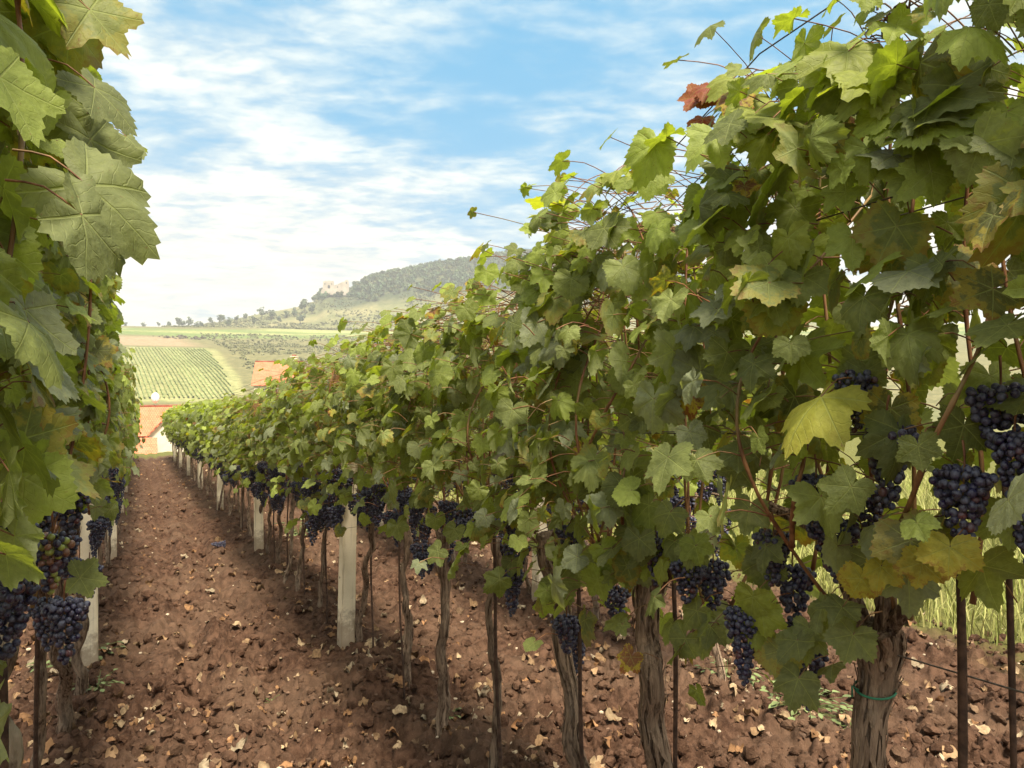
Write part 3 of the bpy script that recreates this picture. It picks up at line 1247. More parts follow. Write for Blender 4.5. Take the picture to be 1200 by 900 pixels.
def grow(rng, hc=.95, top=2.12, ny=8, yspan=.60, step=.049, fill=1.0, size=(.028, .067), thick=.15, skirt=.5, keep=None, lean=0.0, xmax=.40, shell=120):
    """shoots, leaves and petioles of one vine, base of the vine at the origin, row along Y"""
    L = Leaves()
    shoots, pets = [], []

    def leaf(p, reach, sd, kind):
        pl = rng.uniform(.05, .11)
        dirp = np.array([sd * rng.uniform(.5, 1), rng.normal() * .5, rng.uniform(-.1, .6)])
        dirp /= np.linalg.norm(dirp)
        base = p + np.array([sd * reach, rng.normal() * .055, rng.normal() * .045])
        c = base + dirp * pl
        lim = xmax * rng.uniform(.6, 1.2)
        base[0] = np.clip(base[0], -lim, lim)
        c[0] = np.clip(c[0], -lim, lim)
        up = min(1.0, max(0.0, (c[2] - (top - .25)) / .25))
        nr = np.array([sd * rng.uniform(.2, 1.0), rng.normal() * .68, rng.uniform(-.05, 1.0) + .45 * up])
        tp = np.array([sd * rng.uniform(-.2, .7), rng.normal() * .8, -1.0 + .6 * up])
        s = rng.uniform(*size) * (.78 if c[2] > top - .10 else 1) * (.8 if kind == 2 else 1)
        if (keep is not None and not keep(c)) or c[2] > top + .10:
            return
        L.add(c, nr, tp, s, leaf_tint(rng, c[2], .1 if kind == 2 else 0))
        pets.append((p, base, c))

    for k in range(ny):
        y0 = (k + .5) / ny * yspan - yspan / 2 + rng.normal() * .03
        x0 = rng.normal() * .03
        h = top + rng.normal() * .05
        if rng.random() < .15:
            h -= rng.uniform(.1, .3)
        n = max(5, int((h - hc) / step))
        zs = np.linspace(hc + rng.uniform(-.05, .03), h, n)
        f = np.linspace(0, 1, n)
        x = x0 + rng.normal() * .09 * np.sin(f * math.pi * rng.uniform(.7, 1.4)) + lean * f
        y = y0 + rng.normal() * .10 * f + .02 * np.sin(f * 7 + rng.uniform(0, 6))
        P = np.stack([x, y, zs], -1)
        shoots.append(P)
        side = 1 if rng.random() < .5 else -1
        for i in range(n):
            side = -side
            if zs[i] < hc + .16 and rng.random() > skirt:
                continue
            m = 1 + (rng.random() < .6 * fill) + (rng.random() < .45 * fill)
            if zs[i] > top - .28:
                m += (rng.random() < .8 * fill)
            for j in range(m):
                sd = side if j == 0 else rng.choice([-1, 1])
                leaf(P[i], abs(rng.normal()) * thick * (.55 if j == 0 else 1.0) + .02, sd, j)
        # the fruit zone: short side shoots hanging outward and down
        for j in range(rng.poisson(4.2 * skirt)):
            sd = rng.choice([-1, 1])
            p = np.array([x0, y0 + rng.normal() * .04, hc + rng.uniform(-.20, .12)])
            leaf(p, abs(rng.normal()) * thick * .8 + .03, sd, 1)
    # the outer shell, where leaves face the light and close the wall
    for j in range(int(shell)):
        sd = -1 if j % 3 else 1
        z = hc + .17 + (top - hc - .12) * rng.random() ** .8
        w_ = thick * rng.uniform(.7, 1.35) * (1 - .55 * max(0.0, (z - top + .25) / .3))
        leaf(np.array([0, rng.uniform(-.5, .5) * yspan, z]), w_, sd, 1)
    return L, shoots, pets


def foliage_mesh(rng, L, pets, temps, mat, petioles=True, name='foliage'):
    mb = MB()
    L.emit(mb, temps, rng, 0)
    if petioles:
        ztop = max(c[2] for a, b, c in pets) - .30
        for a, b, c in pets:
            dd = np.linalg.norm(a - c)
            if dd > .13 and c[2] < ztop and rng.random() > .22:
                a = c + (a - c) * (.085 / dd)
            mid = (a + c) / 2 + np.array([0, 0, .012])
            mb.add(*tube(spline([a, mid, c], 5), [.0015, .0013, .0012, .0011, .0011], 4, cap=False), mat=1)
    return mb.mesh(name, [mat, M_CANE])


# ------------------------------------------------------------------ grape bunches
def bunch_mesh(rng, length, rad, berry, ic, unripe=0.0, bloom=1.0, shoulder=.5, gap=.86):
    v0, f0 = ic
    c = []
    tries = 0
    while tries < 2600 and len(c) < 150:
        tries += 1
        s = rng.random() ** 1.15
        rr = rad * (min(1.0, s / .14 + .35) ** .7) * (1 - s) ** .62 * (1.0 if s > .3 else 1 + shoulder * .25)
        rr = max(rr, berry * .35)
        a = rng.uniform(0, 2 * math.pi)
        q = rr * math.sqrt(rng.uniform(.35, 1))
        p = np.array([q * math.cos(a), q * math.sin(a), -s * length - berry * .6])
        if c and np.min(np.linalg.norm(np.array([k[:3] for k in c]) - p, axis=1)) < berry * gap:
            continue
        c.append((*p, berry * .5 * (rng.uniform(.84, 1.1) if rng.random() > .06 else rng.uniform(.5, .7))))
    mb = MB()
    for x, y, z, r in c:
        u = rng.random()
        if u < unripe * (1.3 if z > -length * .5 else .6):
            col = (.30, .34, .07, .25) if rng.random() < .55 else (.24, .11, .06, .4)
        elif u < unripe + .06:
            col = (.09, .028, .03, .5 * bloom)
        else:
            col = (.012 + rng.random() * .010, .011, .026 + rng.random() * .024, bloom * rng.uniform(.5, 1.1))
        mb.add(v0 * r * np.array([rng.uniform(.92, 1.06), rng.uniform(.92, 1.06), rng.uniform(.94, 1.16)]) + [x, y, z], f0, mat=0, col=col)
    st = spline([(0, 0, .045), (.004, .002, .01), (0, 0, -length * .5)], 7)
    mb.add(*tube(st, [.0026, .0024, .0024, .002, .002, .0018, .0015], 5), mat=1)
    return mb.mesh('grape_bunch', [M_GRAPE, M_CANE])


RB = np.random.default_rng(12)
B_HI = [bunch_mesh(RB, RB.uniform(.12, .17), RB.uniform(.040, .052), .0165, I3) for _ in range(5)]
B_LONG = bunch_mesh(RB, .215, .048, .0165, I3)
B_TURN = bunch_mesh(RB, .13, .036, .0150, I3, unripe=.45)
B_MID = [bunch_mesh(RB, RB.uniform(.12, .17), RB.uniform(.040, .052), .017, I2) for _ in range(5)]
B_FAR = [bunch_mesh(RB, RB.uniform(.12, .16), RB.uniform(.040, .05), .021, I1) for _ in range(3)]


# ------------------------------------------------------------------ trunks and canes
def trunk_mesh(rng, pts, r0, r1, sides, segs, rough=.3, arms=(), strips=0, lichen=False):
    mb = MB()
    off = rng.uniform(0, 50)
    path = spline(pts, segs)
    wob = np.stack([fbm(np.stack([path[:, 2] * 7.5 + off, path[:, 2] * 0 + k, path[:, 2] * 0], -1), 2, 3) - .5 for k in (0, 9)], -1)
    path[:, :2] += wob * .06
    f = np.linspace(0, 1, segs)
    flare = 1 + .22 * np.exp(-f / .05)
    knots = 1 + .32 * (fbm(np.stack([f * 7 + off, f * 0, f * 0], -1), 2, 8) - .5)
    head = 1 + .55 * np.exp(-((f - .97) / .07) ** 2)
    rad = (r0 + (r1 - r0) * f) * flare * knots * head
    tw = rng.uniform(-2, 2)

    def disp(ff, aa, pth):
        sh = ff.shape
        a = aa + tw * ff
        p = np.stack([np.cos(a) * 4.2 + off, np.sin(a) * 4.2, ff * 6.0], -1).reshape(-1, 3)
        n1 = fbm(p, 3, 2)
        p2 = np.stack([np.cos(a) * 13 + off, np.sin(a) * 13, ff * 10.0], -1).reshape(-1, 3)
        n2 = np.abs(fbm(p2, 2, 6) - .5) * 2
        return (1 + rough * (n1 - .5) * 2.0 - rough * .55 * (1 - n2) ** 3).reshape(sh)
    col = np.array([1, 1, 1, 0.])
    v, f3, f4 = tube(path, rad, sides, True, disp)
    cols = np.tile(col, (len(v), 1))
    if lichen:
        n = fbm(v * 16, 3, 4)
        cols[:, :3] = (.44, .38, .29)
        cols[:, 3] = smooth(n, .40, .52) * .85
        yel = smooth(fbm(v * 11 + 5, 2, 14), .58, .63)
        cols[:, :3] = cols[:, :3] * (1 - yel[:, None]) + np.array([.55, .33, .04]) * yel[:, None]
    mb.add(v, f3, f4, col=cols)
    for ap, ra, rb in arms:
        pa = spline(ap, max(8, segs // 3))
        mb.add(*tube(pa, np.linspace(ra, rb, len(pa)), max(6, sides * 2 // 3), True, disp))
    for k in range(strips):
        a0 = rng.uniform(0, 2 * math.pi)
        i0 = rng.integers(2, segs - 12)
        ln = int(rng.integers(segs // 12, segs // 4))
        i1 = min(segs - 2, i0 + ln)
        ii = np.linspace(i0, i1, 8).astype(int)
        wv = rng.uniform(.003, .0095)
        lift = np.abs(np.linspace(-1, 1, 8)) ** 3 * rng.uniform(.001, .011) + .001
        if rng.random() < .5:
            lift[:4] = .001
        a = a0 + np.cumsum(rng.normal(size=8) * .09)
        c = path[ii]
        rr = rad[ii] * (1.06) + lift
        o1 = np.stack([np.cos(a), np.sin(a), a * 0], -1)
        o2 = np.stack([-np.sin(a), np.cos(a), a * 0], -1)
        mid = c + o1 * rr[:, None]
        ww = wv * np.sin(np.linspace(.35, math.pi - .2, 8))[:, None]
        V = np.concatenate([mid - o2 * ww, mid + o1 * .0018, mid + o2 * ww])
        j = np.arange(7)
        F = np.vstack([np.stack([j, j + 1, 8 + j + 1, 8 + j], -1), np.stack([8 + j, 8 + j + 1, 16 + j + 1, 16 + j], -1)])
        g_ = rng.uniform(.6, 1.3)
        mb.add(V, None, F, col=(.30 * g_, .215 * g_, .155 * g_, .6))
    return mb.mesh('trunk', M_BARK)


def cane_obj(P, parent, r0=.0040, r1=.0024, sides=6, n=24):
    path = spline(P[:: max(1, len(P) // 6)] if len(P) > 8 else P, n)
    rad = np.linspace(r0, r1, n) * (1 + .25 * (np.arange(n) % 4 == 0))
    return MB().add(*tube(path, rad, sides)).build('cane', M_CANE, parent)


ORD = ['first', 'second', 'third', 'fourth', 'fifth', 'sixth', 'seventh', 'eighth', 'ninth', 'tenth', 'eleventh', 'twelfth']
POSTS_R = [4.72, 8.55, 12.9, 17.2, 21.5, 25.8, 30.1]
POSTS_L = [4.91, 8.9, 13.2, 17.5, 21.8, 26.1, 30.4]
POSTS_B = [5.05, 9.3, 13.6, 17.9, 22.2, 26.5, 30.8]


def vine_label(row, t, posts, count):
    k = sum(1 for p in posts if p < t)
    rn = {'R': 'right vine row', 'L': 'left vine row', 'B': 'back vine row'}[row]
    key = (row, k)
    count[key] = count.get(key, 0) + 1
    n = ORD[count[key] - 1]
    if k == 0:
        return f'grape vine in the {rn}, {n} one shown before its nearest white post'
    if k == len(posts):
        return f'grape vine in the {rn}, {n} one past its farthest white post'
    return f'grape vine in the {rn}, {n} one past its {ORD[k - 1]} white post'


COUNT = {}

# ------------------------------------------------------------------ near vines, each grown on its own
def near_vine(t, x, seed, label, trunk_pts, r0, r1, sides=36, segs=90, rough=.3, arms=(), strips=0, bunches=(), grow_kw=None, lichen=False,
              group='vines of the right row', ncane=8, extra=None, canes=()):
    rng = np.random.default_rng(seed)
    root = empty('grape_vine', (x, t, gz(x, t) - .02))
    tag(root, label, 'grape vine', group)
    link('trunk', trunk_mesh(rng, trunk_pts, r0, r1, sides, segs, rough, arms, strips, lichen), root)
    L, shoots, pets = grow(rng, **(grow_kw or {}))
    sgn = -1 if x > 0 else 1
    drop = set()
    for i, c in enumerate(L.c):
        for (bx_, by_, bz_, me) in bunches:
            if (c[0] - bx_) * sgn > -.02 and abs(c[1] - by_) < .055 and bz_ - .14 < c[2] < bz_ + .055 and rng.random() < (.38 if x > 0 else .9):
                drop.add(i)
    for k in ('c', 'n', 't', 's', 'tint'):
        setattr(L, k, [q_ for i, q_ in enumerate(getattr(L, k)) if i not in drop])
    pets = [q_ for i, q_ in enumerate(pets) if i not in drop]
    if extra:
        extra(L, pets, rng, root)
    link('foliage', foliage_mesh(rng, L, pets, T_HI, M_LEAF), root)
    for P in shoots[:ncane]:
        cane_obj(P, root)
    for pts in canes:
        P = []
        for px, py, lat in pts:
            tt, d = on_row(px, lat)
            P.append((lat - x, tt - t, CAMH - (py - 450) / 900 * d - root.location.z))
        n_ = 30
        MB().add(*tube(spline(P, n_), np.linspace(.0050, .0022, n_) * (1 + .3 * (np.arange(n_) % 6 == 0)), 7)).build('cane', M_CANE, root)
    for (bx_, by_, bz_, me) in bunches:
        o = link('grape_bunch', me, root, (bx_, by_, bz_), rng.uniform(0, 6.28))
        k_ = rng.uniform(.66, .86) if x > 0 else rng.uniform(.8, .95)
        o.scale = (k_, k_, k_ * rng.uniform(.9, 1.05))
    return root


def bunch_at(px, py, lat, me, row_x, row_t):
    """bunch whose middle is seen near (px, py), hung at lateral distance lat"""
    tt, d = on_row(px, lat)
    z = CAMH - (py - 450) / 900 * d
    zb = gz(row_x, row_t) - .02
    return (lat - row_x, tt - row_t, z - zb + .065, me)


def rand_bunches(rng, n, meshes, z0=.78, z1=1.08, yspan=.55, xs=.13):
    out = []
    for k in range(n):
        out.append((rng.choice([-1, 1]) * rng.uniform(.03, xs), (k + .5) / n * yspan - yspan / 2 + rng.normal() * .03, rng.uniform(z0, z1), meshes[rng.integers(len(meshes))]))
    return out


def leaves_at(spec):
    """extra leaves a vine carries: (px, py, lateral, count, spread, size, tint, look) around one spot"""
    def fn(L, pets, rng, root):
        for px, py, lat, n, sp, size, tint, look in spec:
            tt, d = on_row(px, lat)
            c0 = np.array([lat - root.location.x, tt - root.location.y, CAMH - (py - 450) / 900 * d - root.location.z])
            for k in range(n):
                c = c0 + rng.normal(size=3) * np.array([.5, 1, 1]) * sp
                nr, tp = look
                nr = np.array(nr) + rng.normal(size=3) * .3
                tp = np.array(tp) + rng.normal(size=3) * .3
                b = rng.uniform(.85, 1.15)
                L.add(c, nr, tp, size * rng.uniform(.8, 1.15), (tint[0] * b, tint[1] * b, tint[2] * b, tint[3]))
                sg = -1 if root.location.x < 0 else 1
                pets.append((c + np.array([.07 * sg, 0, .03]), c + np.array([.03 * sg, 0, .02]), c))
    return fn


YOUNG, GOLD, RED, GREY, MATURE = (.24, .27, .05, 0), (.34, .31, .05, .5), (.22, .04, .032, .1), (.20, .17, .135, .1), (.165, .185, .075, 0)
OUT_R, OUT_L, UPW = ((-.8, -.3, .5), (-.3, 0, -1)), ((.8, -.5, .35), (.4, -.2, -.8)), ((-.4, -.4, .8), (-.5, -.2, -.3))


def build_near_right():
    rb = np.random.default_rng(3)
    V = []
    # nearest, mostly beyond the right edge of the picture
    t = .33
    V.append(near_vine(t, ROW_R, 101, 'grape vine in the right row, at the very edge right of the shaggy trunk',
                       [(0, 0, 0), (.02, .02, .5), (0, 0, 1.05)], .034, .026,
                       bunches=[bunch_at(1172, 500, 1.10, B_HI[0], ROW_R, t), bunch_at(1192, 560, 1.08, B_HI[1], ROW_R, t), bunch_at(1215, 640, 1.1, B_HI[2], ROW_R, t)],
                       grow_kw=dict(hc=1.12, top=2.16, ny=7, fill=1.0, thick=.12, size=(.034, .078), shell=190, skirt=.4, yspan=.62, keep=lambda c: c[2] > 1.24)))
    t = .965
    V.append(near_vine(t, ROW_R, 102, 'grape vine with the thickest shaggy trunk, tied with green wire',
                       [(0, 0, 0), (.012, -.01, .4), (-.008, .008, .75), (0, 0, 1.02)], .029, .025, 72, 190, .34,
                       arms=[([(0, .01, .98), (-.01, .05, 1.08), (.01, .13, 1.16), (0, .28, 1.2)], .019, .010),
                             ([(0, -.01, .98), (-.01, -.03, 1.07), (.0, -.02, 1.18)], .018, .014),
                             ([(0, -.03, 1.02), (-.02, -.09, 1.09), (-.02, -.13, 1.15)], .014, .010)],
                       strips=150, canes=[[(1035, 660, 1.2), (1050, 625, 1.1), (1068, 585, 1.02), (1092, 520, .99), (1125, 455, 1.0), (1150, 400, 1.05), (1163, 345, 1.2)], [(928, 640, 1.04), (930, 590, 1.0), (942, 540, 1.02), (950, 500, 1.08)]],
                       bunches=[bunch_at(1003, 478, 1.06, B_HI[3], ROW_R, t), bunch_at(1042, 540, 1.05, B_HI[1], ROW_R, t), bunch_at(1128, 598, 1.04, B_HI[4], ROW_R, t),
                                bunch_at(955, 598, 1.05, B_HI[2], ROW_R, t), bunch_at(1020, 610, 1.16, B_HI[0], ROW_R, t), bunch_at(945, 790, 1.16, B_HI[1], ROW_R, t),
                                bunch_at(980, 650, 1.12, B_HI[4], ROW_R, t)],
                       grow_kw=dict(hc=1.08, top=2.06, ny=8, fill=.9, thick=.13, skirt=.5, size=(.032, .076), shell=190, keep=lambda c: c[2] > (.97 if c[1] > .05 else 1.16) and not (c[2] < 1.17 and abs(c[1]) < .12 and c[0] < .03)),
                       extra=leaves_at([(895, 285, .98, 6, .035, .048, YOUNG, OUT_R), (962, 465, .96, 1, .0, .085, (.30, .30, .04, .1), OUT_R), (1100, 655, 1.0, 2, .015, .045, GOLD, OUT_R),
                                        (1012, 655, 1.02, 2, .02, .04, GOLD, OUT_R), (1085, 640, 1.02, 2, .03, .06, (.14, .14, .06, .3), OUT_R), (960, 760, 1.08, 3, .035, .048, MATURE, OUT_R),
                                        (915, 760, 1.08, 1, .01, .055, (.17, .18, .08, .4), OUT_R), (890, 640, 1.06, 3, .03, .05, MATURE, OUT_R), (975, 690, 1.06, 4, .035, .05, MATURE, OUT_R), (900, 715, 1.07, 3, .03, .045, YOUNG, OUT_R), (945, 745, 1.08, 3, .03, .048, MATURE, OUT_R), (925, 140, 1.0, 5, .035, .065, YOUNG, UPW), (1000, 110, 1.0, 5, .035, .07, YOUNG, UPW), (1120, 110, 1.0, 4, .04, .085, MATURE, UPW)])))
    t = 1.60
    V.append(near_vine(t, ROW_R, 103, 'grape vine second from the right edge, dark knotted trunk beside heavy bunches',
                       [(0, -.03, 0), (.01, .0, .4), (-.01, .03, .75), (0, .04, .98)], .033, .025, 48, 140, .34,
                       arms=[([(0, .03, .95), (0, .1, 1.02), (0, .25, 1.04)], .018, .010), ([(0, .03, .95), (.0, -.06, 1.02), (0, -.2, 1.03)], .018, .010)],
                       strips=80,
                       bunches=[bunch_at(872, 748, 1.05, B_LONG, ROW_R, t), bunch_at(806, 690, 1.06, B_HI[0], ROW_R, t), bunch_at(905, 660, 1.08, B_HI[3], ROW_R, t),
                                bunch_at(770, 655, 1.08, B_HI[2], ROW_R, t), bunch_at(835, 690, 1.14, B_HI[4], ROW_R, t), bunch_at(930, 700, 1.14, B_HI[1], ROW_R, t)],
                       grow_kw=dict(hc=.98, top=1.97, ny=8, fill=.9, thick=.14, size=(.03, .070), skirt=.85, shell=110),
                       extra=leaves_at([(832, 120, 1.1, 6, .022, .045, RED, UPW), (870, 115, 1.1, 6, .03, .055, YOUNG, UPW), (735, 205, 1.1, 4, .03, .06, YOUNG, UPW), (740, 640, 1.05, 5, .05, .05, MATURE, OUT_R),
                                        (780, 610, 1.04, 5, .05, .05, MATURE, OUT_R), (830, 740, 1.07, 4, .03, .048, MATURE, OUT_R), (715, 660, 1.08, 5, .04, .045, MATURE, OUT_R), (790, 660, 1.07, 4, .04, .042, YOUNG, OUT_R), (850, 560, 1.02, 3, .05, .055, MATURE, OUT_R)])))
    t = 2.08
    V.append(near_vine(t, ROW_R, 104, 'grape vine third from the right edge, leaning frayed trunk with a rod beside it', [(0, -.12, 0), (.01, -.06, .35), (-.01, .0, .6), (0, .10, .92), (.0, .13, 1.02)], .026, .020, 44, 130, .36, canes=[[(705, 640, 1.1), (688, 590, 1.02), (685, 540, .99), (708, 485, .99), (740, 430, 1.02), (757, 398, 1.06)], [(730, 620, 1.05), (728, 580, 1.02), (733, 545, 1.05)]],
                       arms=[([(0, .12, .95), (0, .05, 1.05), (0, -.05, 1.1)], .014, .008)], strips=90,
                       bunches=rand_bunches(rb, 4, B_HI, .80, 1.0) + [bunch_at(668, 640, 1.12, B_HI[2], ROW_R, t), bunch_at(677, 748, 1.35, B_LONG, ROW_R, t)],
                       grow_kw=dict(hc=1.0, top=1.88, ny=8, fill=1.0, thick=.15, skirt=.7),
                       extra=leaves_at([(655, 275, 1.08, 9, .06, .065, (.28, .30, .045, 0), UPW), (595, 528, 1.0, 2, .02, .075, GREY, OUT_R)])))
    t = 2.63
    V.append(near_vine(t, ROW_R, 105, 'thin young grape vine with a long bunch hanging free beside it',
                       [(0, 0, 0), (.005, .01, .25), (-.005, 0, .6), (0, .0, .95)], .020, .012, 28, 90, .3,
                       strips=14,
                       bunches=rand_bunches(rb, 8, B_HI, .88, 1.14, .55, .2) + [bunch_at(600, 690, 1.08, B_LONG, ROW_R, t), bunch_at(603, 620, 1.1, B_HI[1], ROW_R, t)],
                       grow_kw=dict(hc=1.0, top=1.83, ny=8, fill=1.0, thick=.15, skirt=.6)))
    t = 3.16
    V.append(near_vine(t, ROW_R, 106, 'grape vine with pale straight trunk swollen at the foot, right row',
                       [(0, 0, 0), (.01, .02, .18), (0, -.01, .5), (0, .02, .9)], .025, .0175, 36, 100, .3,
                       arms=[([(0, .02, .86), (0, .1, .93), (0, .24, .95)], .014, .009), ([(0, .02, .86), (0, -.08, .93), (0, -.22, .95)], .014, .009)], strips=40,
                       bunches=rand_bunches(rb, 12, B_HI, .82, 1.12, .55, .22),
                       grow_kw=dict(hc=.98, top=1.81, ny=8, fill=1.0, thick=.16, skirt=.3)))
    t = 3.78
    V.append(near_vine(t, ROW_R, 107, 'grape vine between the pale straight trunk and the nearest white post',
                       [(.04, 0, 0), (.03, .02, .2), (.03, -.01, .5), (.02, .02, .9)], .022, .017, 28, 80, .3, strips=14,
                       bunches=rand_bunches(rb, 12, B_HI, .82, 1.12, .55, .22),
                       grow_kw=dict(hc=.98, top=1.81, ny=8, fill=1.0, thick=.16, skirt=.3)))
    # green wire tie round the thick trunk
    root = V[1]
    a = np.linspace(0, 2 * math.pi, 30, endpoint=False)
    zt = CAMH - (818 - 450) / 900 * 1.35 - root.location.z
    ring = np.stack([.0345 * np.cos(a), .0345 * np.sin(a), zt + .006 * np.sin(a + 1)], -1)
    m = MB()
    m.add(*tube(np.vstack([ring, ring[:1]]), .0022, 6))
    m.add(*tube([(-.032, .008, zt), (-.04, .016, zt + .006), (-.044, .012, zt - .012)], .002, 5))
    m.build('wire_tie', M_TIE, root)
    # withered tendrils knotted round the top wire
    for (px, py) in ((1042, 18), (958, 82), (942, 92)):
        tt, d = on_row(px, ROW_R - .07)
        z = CAMH - (py - 450) / 900 * d - root.location.z
        m = MB()
        for k in range(7):
            n = 16
            s = np.linspace(0, 1, n)
            ph = rb.uniform(0, 6)
            P = np.stack([-.07 + .012 * np.cos(s * 14 + ph) + .012 * rb.normal() * s, tt - t0_ + (s - .5) * .07 + .01 * rb.normal(), z + .012 * np.sin(s * 14 + ph) + .02 * rb.normal() * s], -1) if False else \
                np.stack([-.07 + .010 * np.cos(s * 13 + ph) + .02 * rb.normal() * s, tt - root.location.y + (s - .5) * .075 + .012 * rb.normal(), z + .010 * np.sin(s * 13 + ph) + .03 * rb.normal() * s ** 2], -1)
            m.add(*tube(P, .0014, 4))
        m.build('tendril', M_RUST, root)
    return V


NEAR_R = build_near_right()


rng_l = np.random.default_rng(31)


def build_near_left():
    rb = np.random.default_rng(8)

    def kw(**k):
        d = dict(hc=1.02, top=2.24, ny=8, fill=1.0, thick=.085, skirt=.35, xmax=.15, shell=45, size=(.042, .078), keep=lambda c: c[2] > 1.0 and not (c[0] > -.07 and .98 < c[2] < 1.27 and rng_l.random() < .85))
        d.update(k)
        return d
    t = 1.05
    near_vine(t, ROW_L, 201, 'grape vine in the left row, nearest of all at the left edge', [(0, 0, 0), (.01, .01, .5), (0, 0, .95)], .03, .022,
              bunches=[], grow_kw=kw(yspan=.5, ny=6), extra=leaves_at([(95, 30, -.08, 2, .02, .085, (.20, .22, .07, .3), OUT_L), (110, 120, -.06, 3, .03, .075, MATURE, ((.8, -.6, .3), (.7, -.1, -.8))),
              (148, 160, -.04, 1, .0, .085, MATURE, ((.5, -.9, .25), (.7, -.3, -.9))), (105, 255, -.05, 2, .02, .085, MATURE, ((.6, -.8, .3), (.8, -.2, -.6))), (40, 380, -.12, 2, .03, .08, (.20, .22, .12, 0), OUT_L)]), group='vines of the left row')
    t = 1.62
    near_vine(t, ROW_L, 202, 'grape vine in the left row bearing the big blue bunch at the left edge', [(0, 0, 0), (.01, .01, .5), (0, 0, .95)], .03, .022,
              bunches=[bunch_at(12, 655, -.18, B_HI[1], ROW_L, t), bunch_at(6, 725, -.20, B_HI[2], ROW_L, t)], grow_kw=kw(skirt=.45), group='vines of the left row')
    t = 2.20
    near_vine(t, ROW_L, 203, 'grape vine in the left row with pale lichen-patched leaning trunk', [(-.02, .20, 0), (-.01, .10, .3), (0, -.08, .62), (0, -.15, .98)], .018, .016, 32, 90, .3,
              bunches=[bunch_at(60, 665, -.14, B_TURN, ROW_L, t), bunch_at(45, 620, -.2, B_HI[1], ROW_L, t)] + rand_bunches(rb, 2, B_HI, .9, 1.05),
              grow_kw=kw(skirt=.5), lichen=True, group='vines of the left row')
    t = 2.78
    near_vine(t, ROW_L, 204, 'grape vine in the left row just past the lichen-patched trunk', [(-.02, .0, 0), (-.03, .02, .3), (0, .0, .62), (0, 0, .98)], .018, .015, 28, 80, .3,
              bunches=[bunch_at(82, 600, -.15, B_HI[3], ROW_L, t), bunch_at(72, 655, -.18, B_HI[0], ROW_L, t)] + rand_bunches(rb, 3, B_HI, .9, 1.05), grow_kw=kw(), group='vines of the left row')
    t = 3.45
    near_vine(t, ROW_L, 205, 'grape vine in the left row with crooked brown trunk leaning toward the nearest post', [(-.03, .45, 0), (-.02, .38, .22), (-.01, .18, .48), (0, .05, .72), (0, 0, .95)], .026, .022, 32, 90, .36, strips=30,
              bunches=rand_bunches(rb, 6, B_HI, .85, 1.05), grow_kw=kw(), group='vines of the left row')
    t = 4.15
    near_vine(t, ROW_L, 206, 'grape vine in the left row standing right before its nearest white post', [(.0, .30, 0), (.01, .25, .3), (.01, .15, .6), (0, .0, .95)], .024, .02, 28, 80, .34, strips=20,
              bunches=rand_bunches(rb, 6, B_HI, .82, 1.05), grow_kw=kw(), group='vines of the left row')


build_near_left()


# ------------------------------------------------------------------ the long rows: a few grown vines copied along
def proto(seed, temps, mat, bset, nb, petioles, grow_kw, tr):
    rng = np.random.default_rng(seed)
    L, shoots, pets = grow(rng, **grow_kw)
    fol = foliage_mesh(rng, L, pets, temps, mat, petioles)
    lx, ly = rng.normal() * .045, rng.normal() * .13
    trunk = trunk_mesh(rng, [(lx, ly, 0), (lx * .7 + rng.normal() * .02, ly * .6 + rng.normal() * .03, .35), (rng.normal() * .012, rng.normal() * .03, .68), (0, 0, .96)],
                       rng.uniform(.015, .024), rng.uniform(.011, .016), tr[0], tr[1], .32,
                       [([(0, 0, .92), (0, .1, .97), (0, .26, .97)], .011, .007), ([(0, 0, .92), (0, -.1, .97), (0, -.26, .97)], .011, .007)], tr[2])
    canes = []
    if petioles:
        for P in shoots[::2]:
            path = spline(P[:: max(1, len(P) // 5)], 16)
            canes.append(MB().add(*tube(path, np.linspace(.005, .003, 16), 5)).mesh('cane', M_CANE))
    return dict(fol=fol, trunk=trunk, canes=canes, bunches=rand_bunches(rng, nb, bset, .80, 1.12, .52, .23))


P_MID = [proto(300 + k, T_MID, M_LEAF, B_MID, 14, True, dict(hc=.98, top=1.81, ny=8, fill=1.0, thick=.16, skirt=.25, size=(.030, .069)), (14, 40, 10)) for k in range(7)]
P_FAR = [proto(340 + k, T_FAR, M_LEAF_FAR, B_FAR, 9, False, dict(hc=.97, top=1.81, ny=7, fill=.75, thick=.17, skirt=.25, size=(.055, .088), step=.065), (8, 12, 0)) for k in range(6)]


def place_vine(pr, x, t, label, group, rng):
    root = empty('grape_vine', (x + rng.normal() * .015, t, gz(x, t) - .02), math.pi * rng.integers(2) + rng.normal() * .04)
    s = rng.uniform(.97, 1.03) * (float(np.interp(t, [4, 6, 8, 11, 16, 22], [.98, .94, .88, .88, .95, .98])) if x == ROW_R else 1.0)
    root.scale = (rng.uniform(.95, 1.08) * (.62 if x == ROW_L else 1.0), 1.0, s)
    tag(root, label, 'grape vine', group)
    link('trunk', pr['trunk'], root)
    link('foliage', pr['fol'], root)
    for c in pr['canes']:
        link('cane', c, root)
    for (bx_, by_, bz_, me) in pr['bunches']:
        link('grape_bunch', me, root, (bx_, by_, bz_), rng.uniform(0, 6.28))
    return root


def fill_row(x, t0, key, posts, group, seed, midto):
    rng = np.random.default_rng(seed)
    t = t0
    last = -1
    while t < ROW_END:
        tt = t
        for p in posts:
            if abs(tt - p) < .10:
                tt = p + (.14 if tt >= p else -.14)
        pool = P_MID if t < midto else P_FAR
        k = rng.integers(len(pool))
        if k == last:
            k = (k + 1) % len(pool)
        last = k
        place_vine(pool[k], x, tt, vine_label(key, tt, posts, COUNT), group, rng)
        t += rng.uniform(.55, .65)


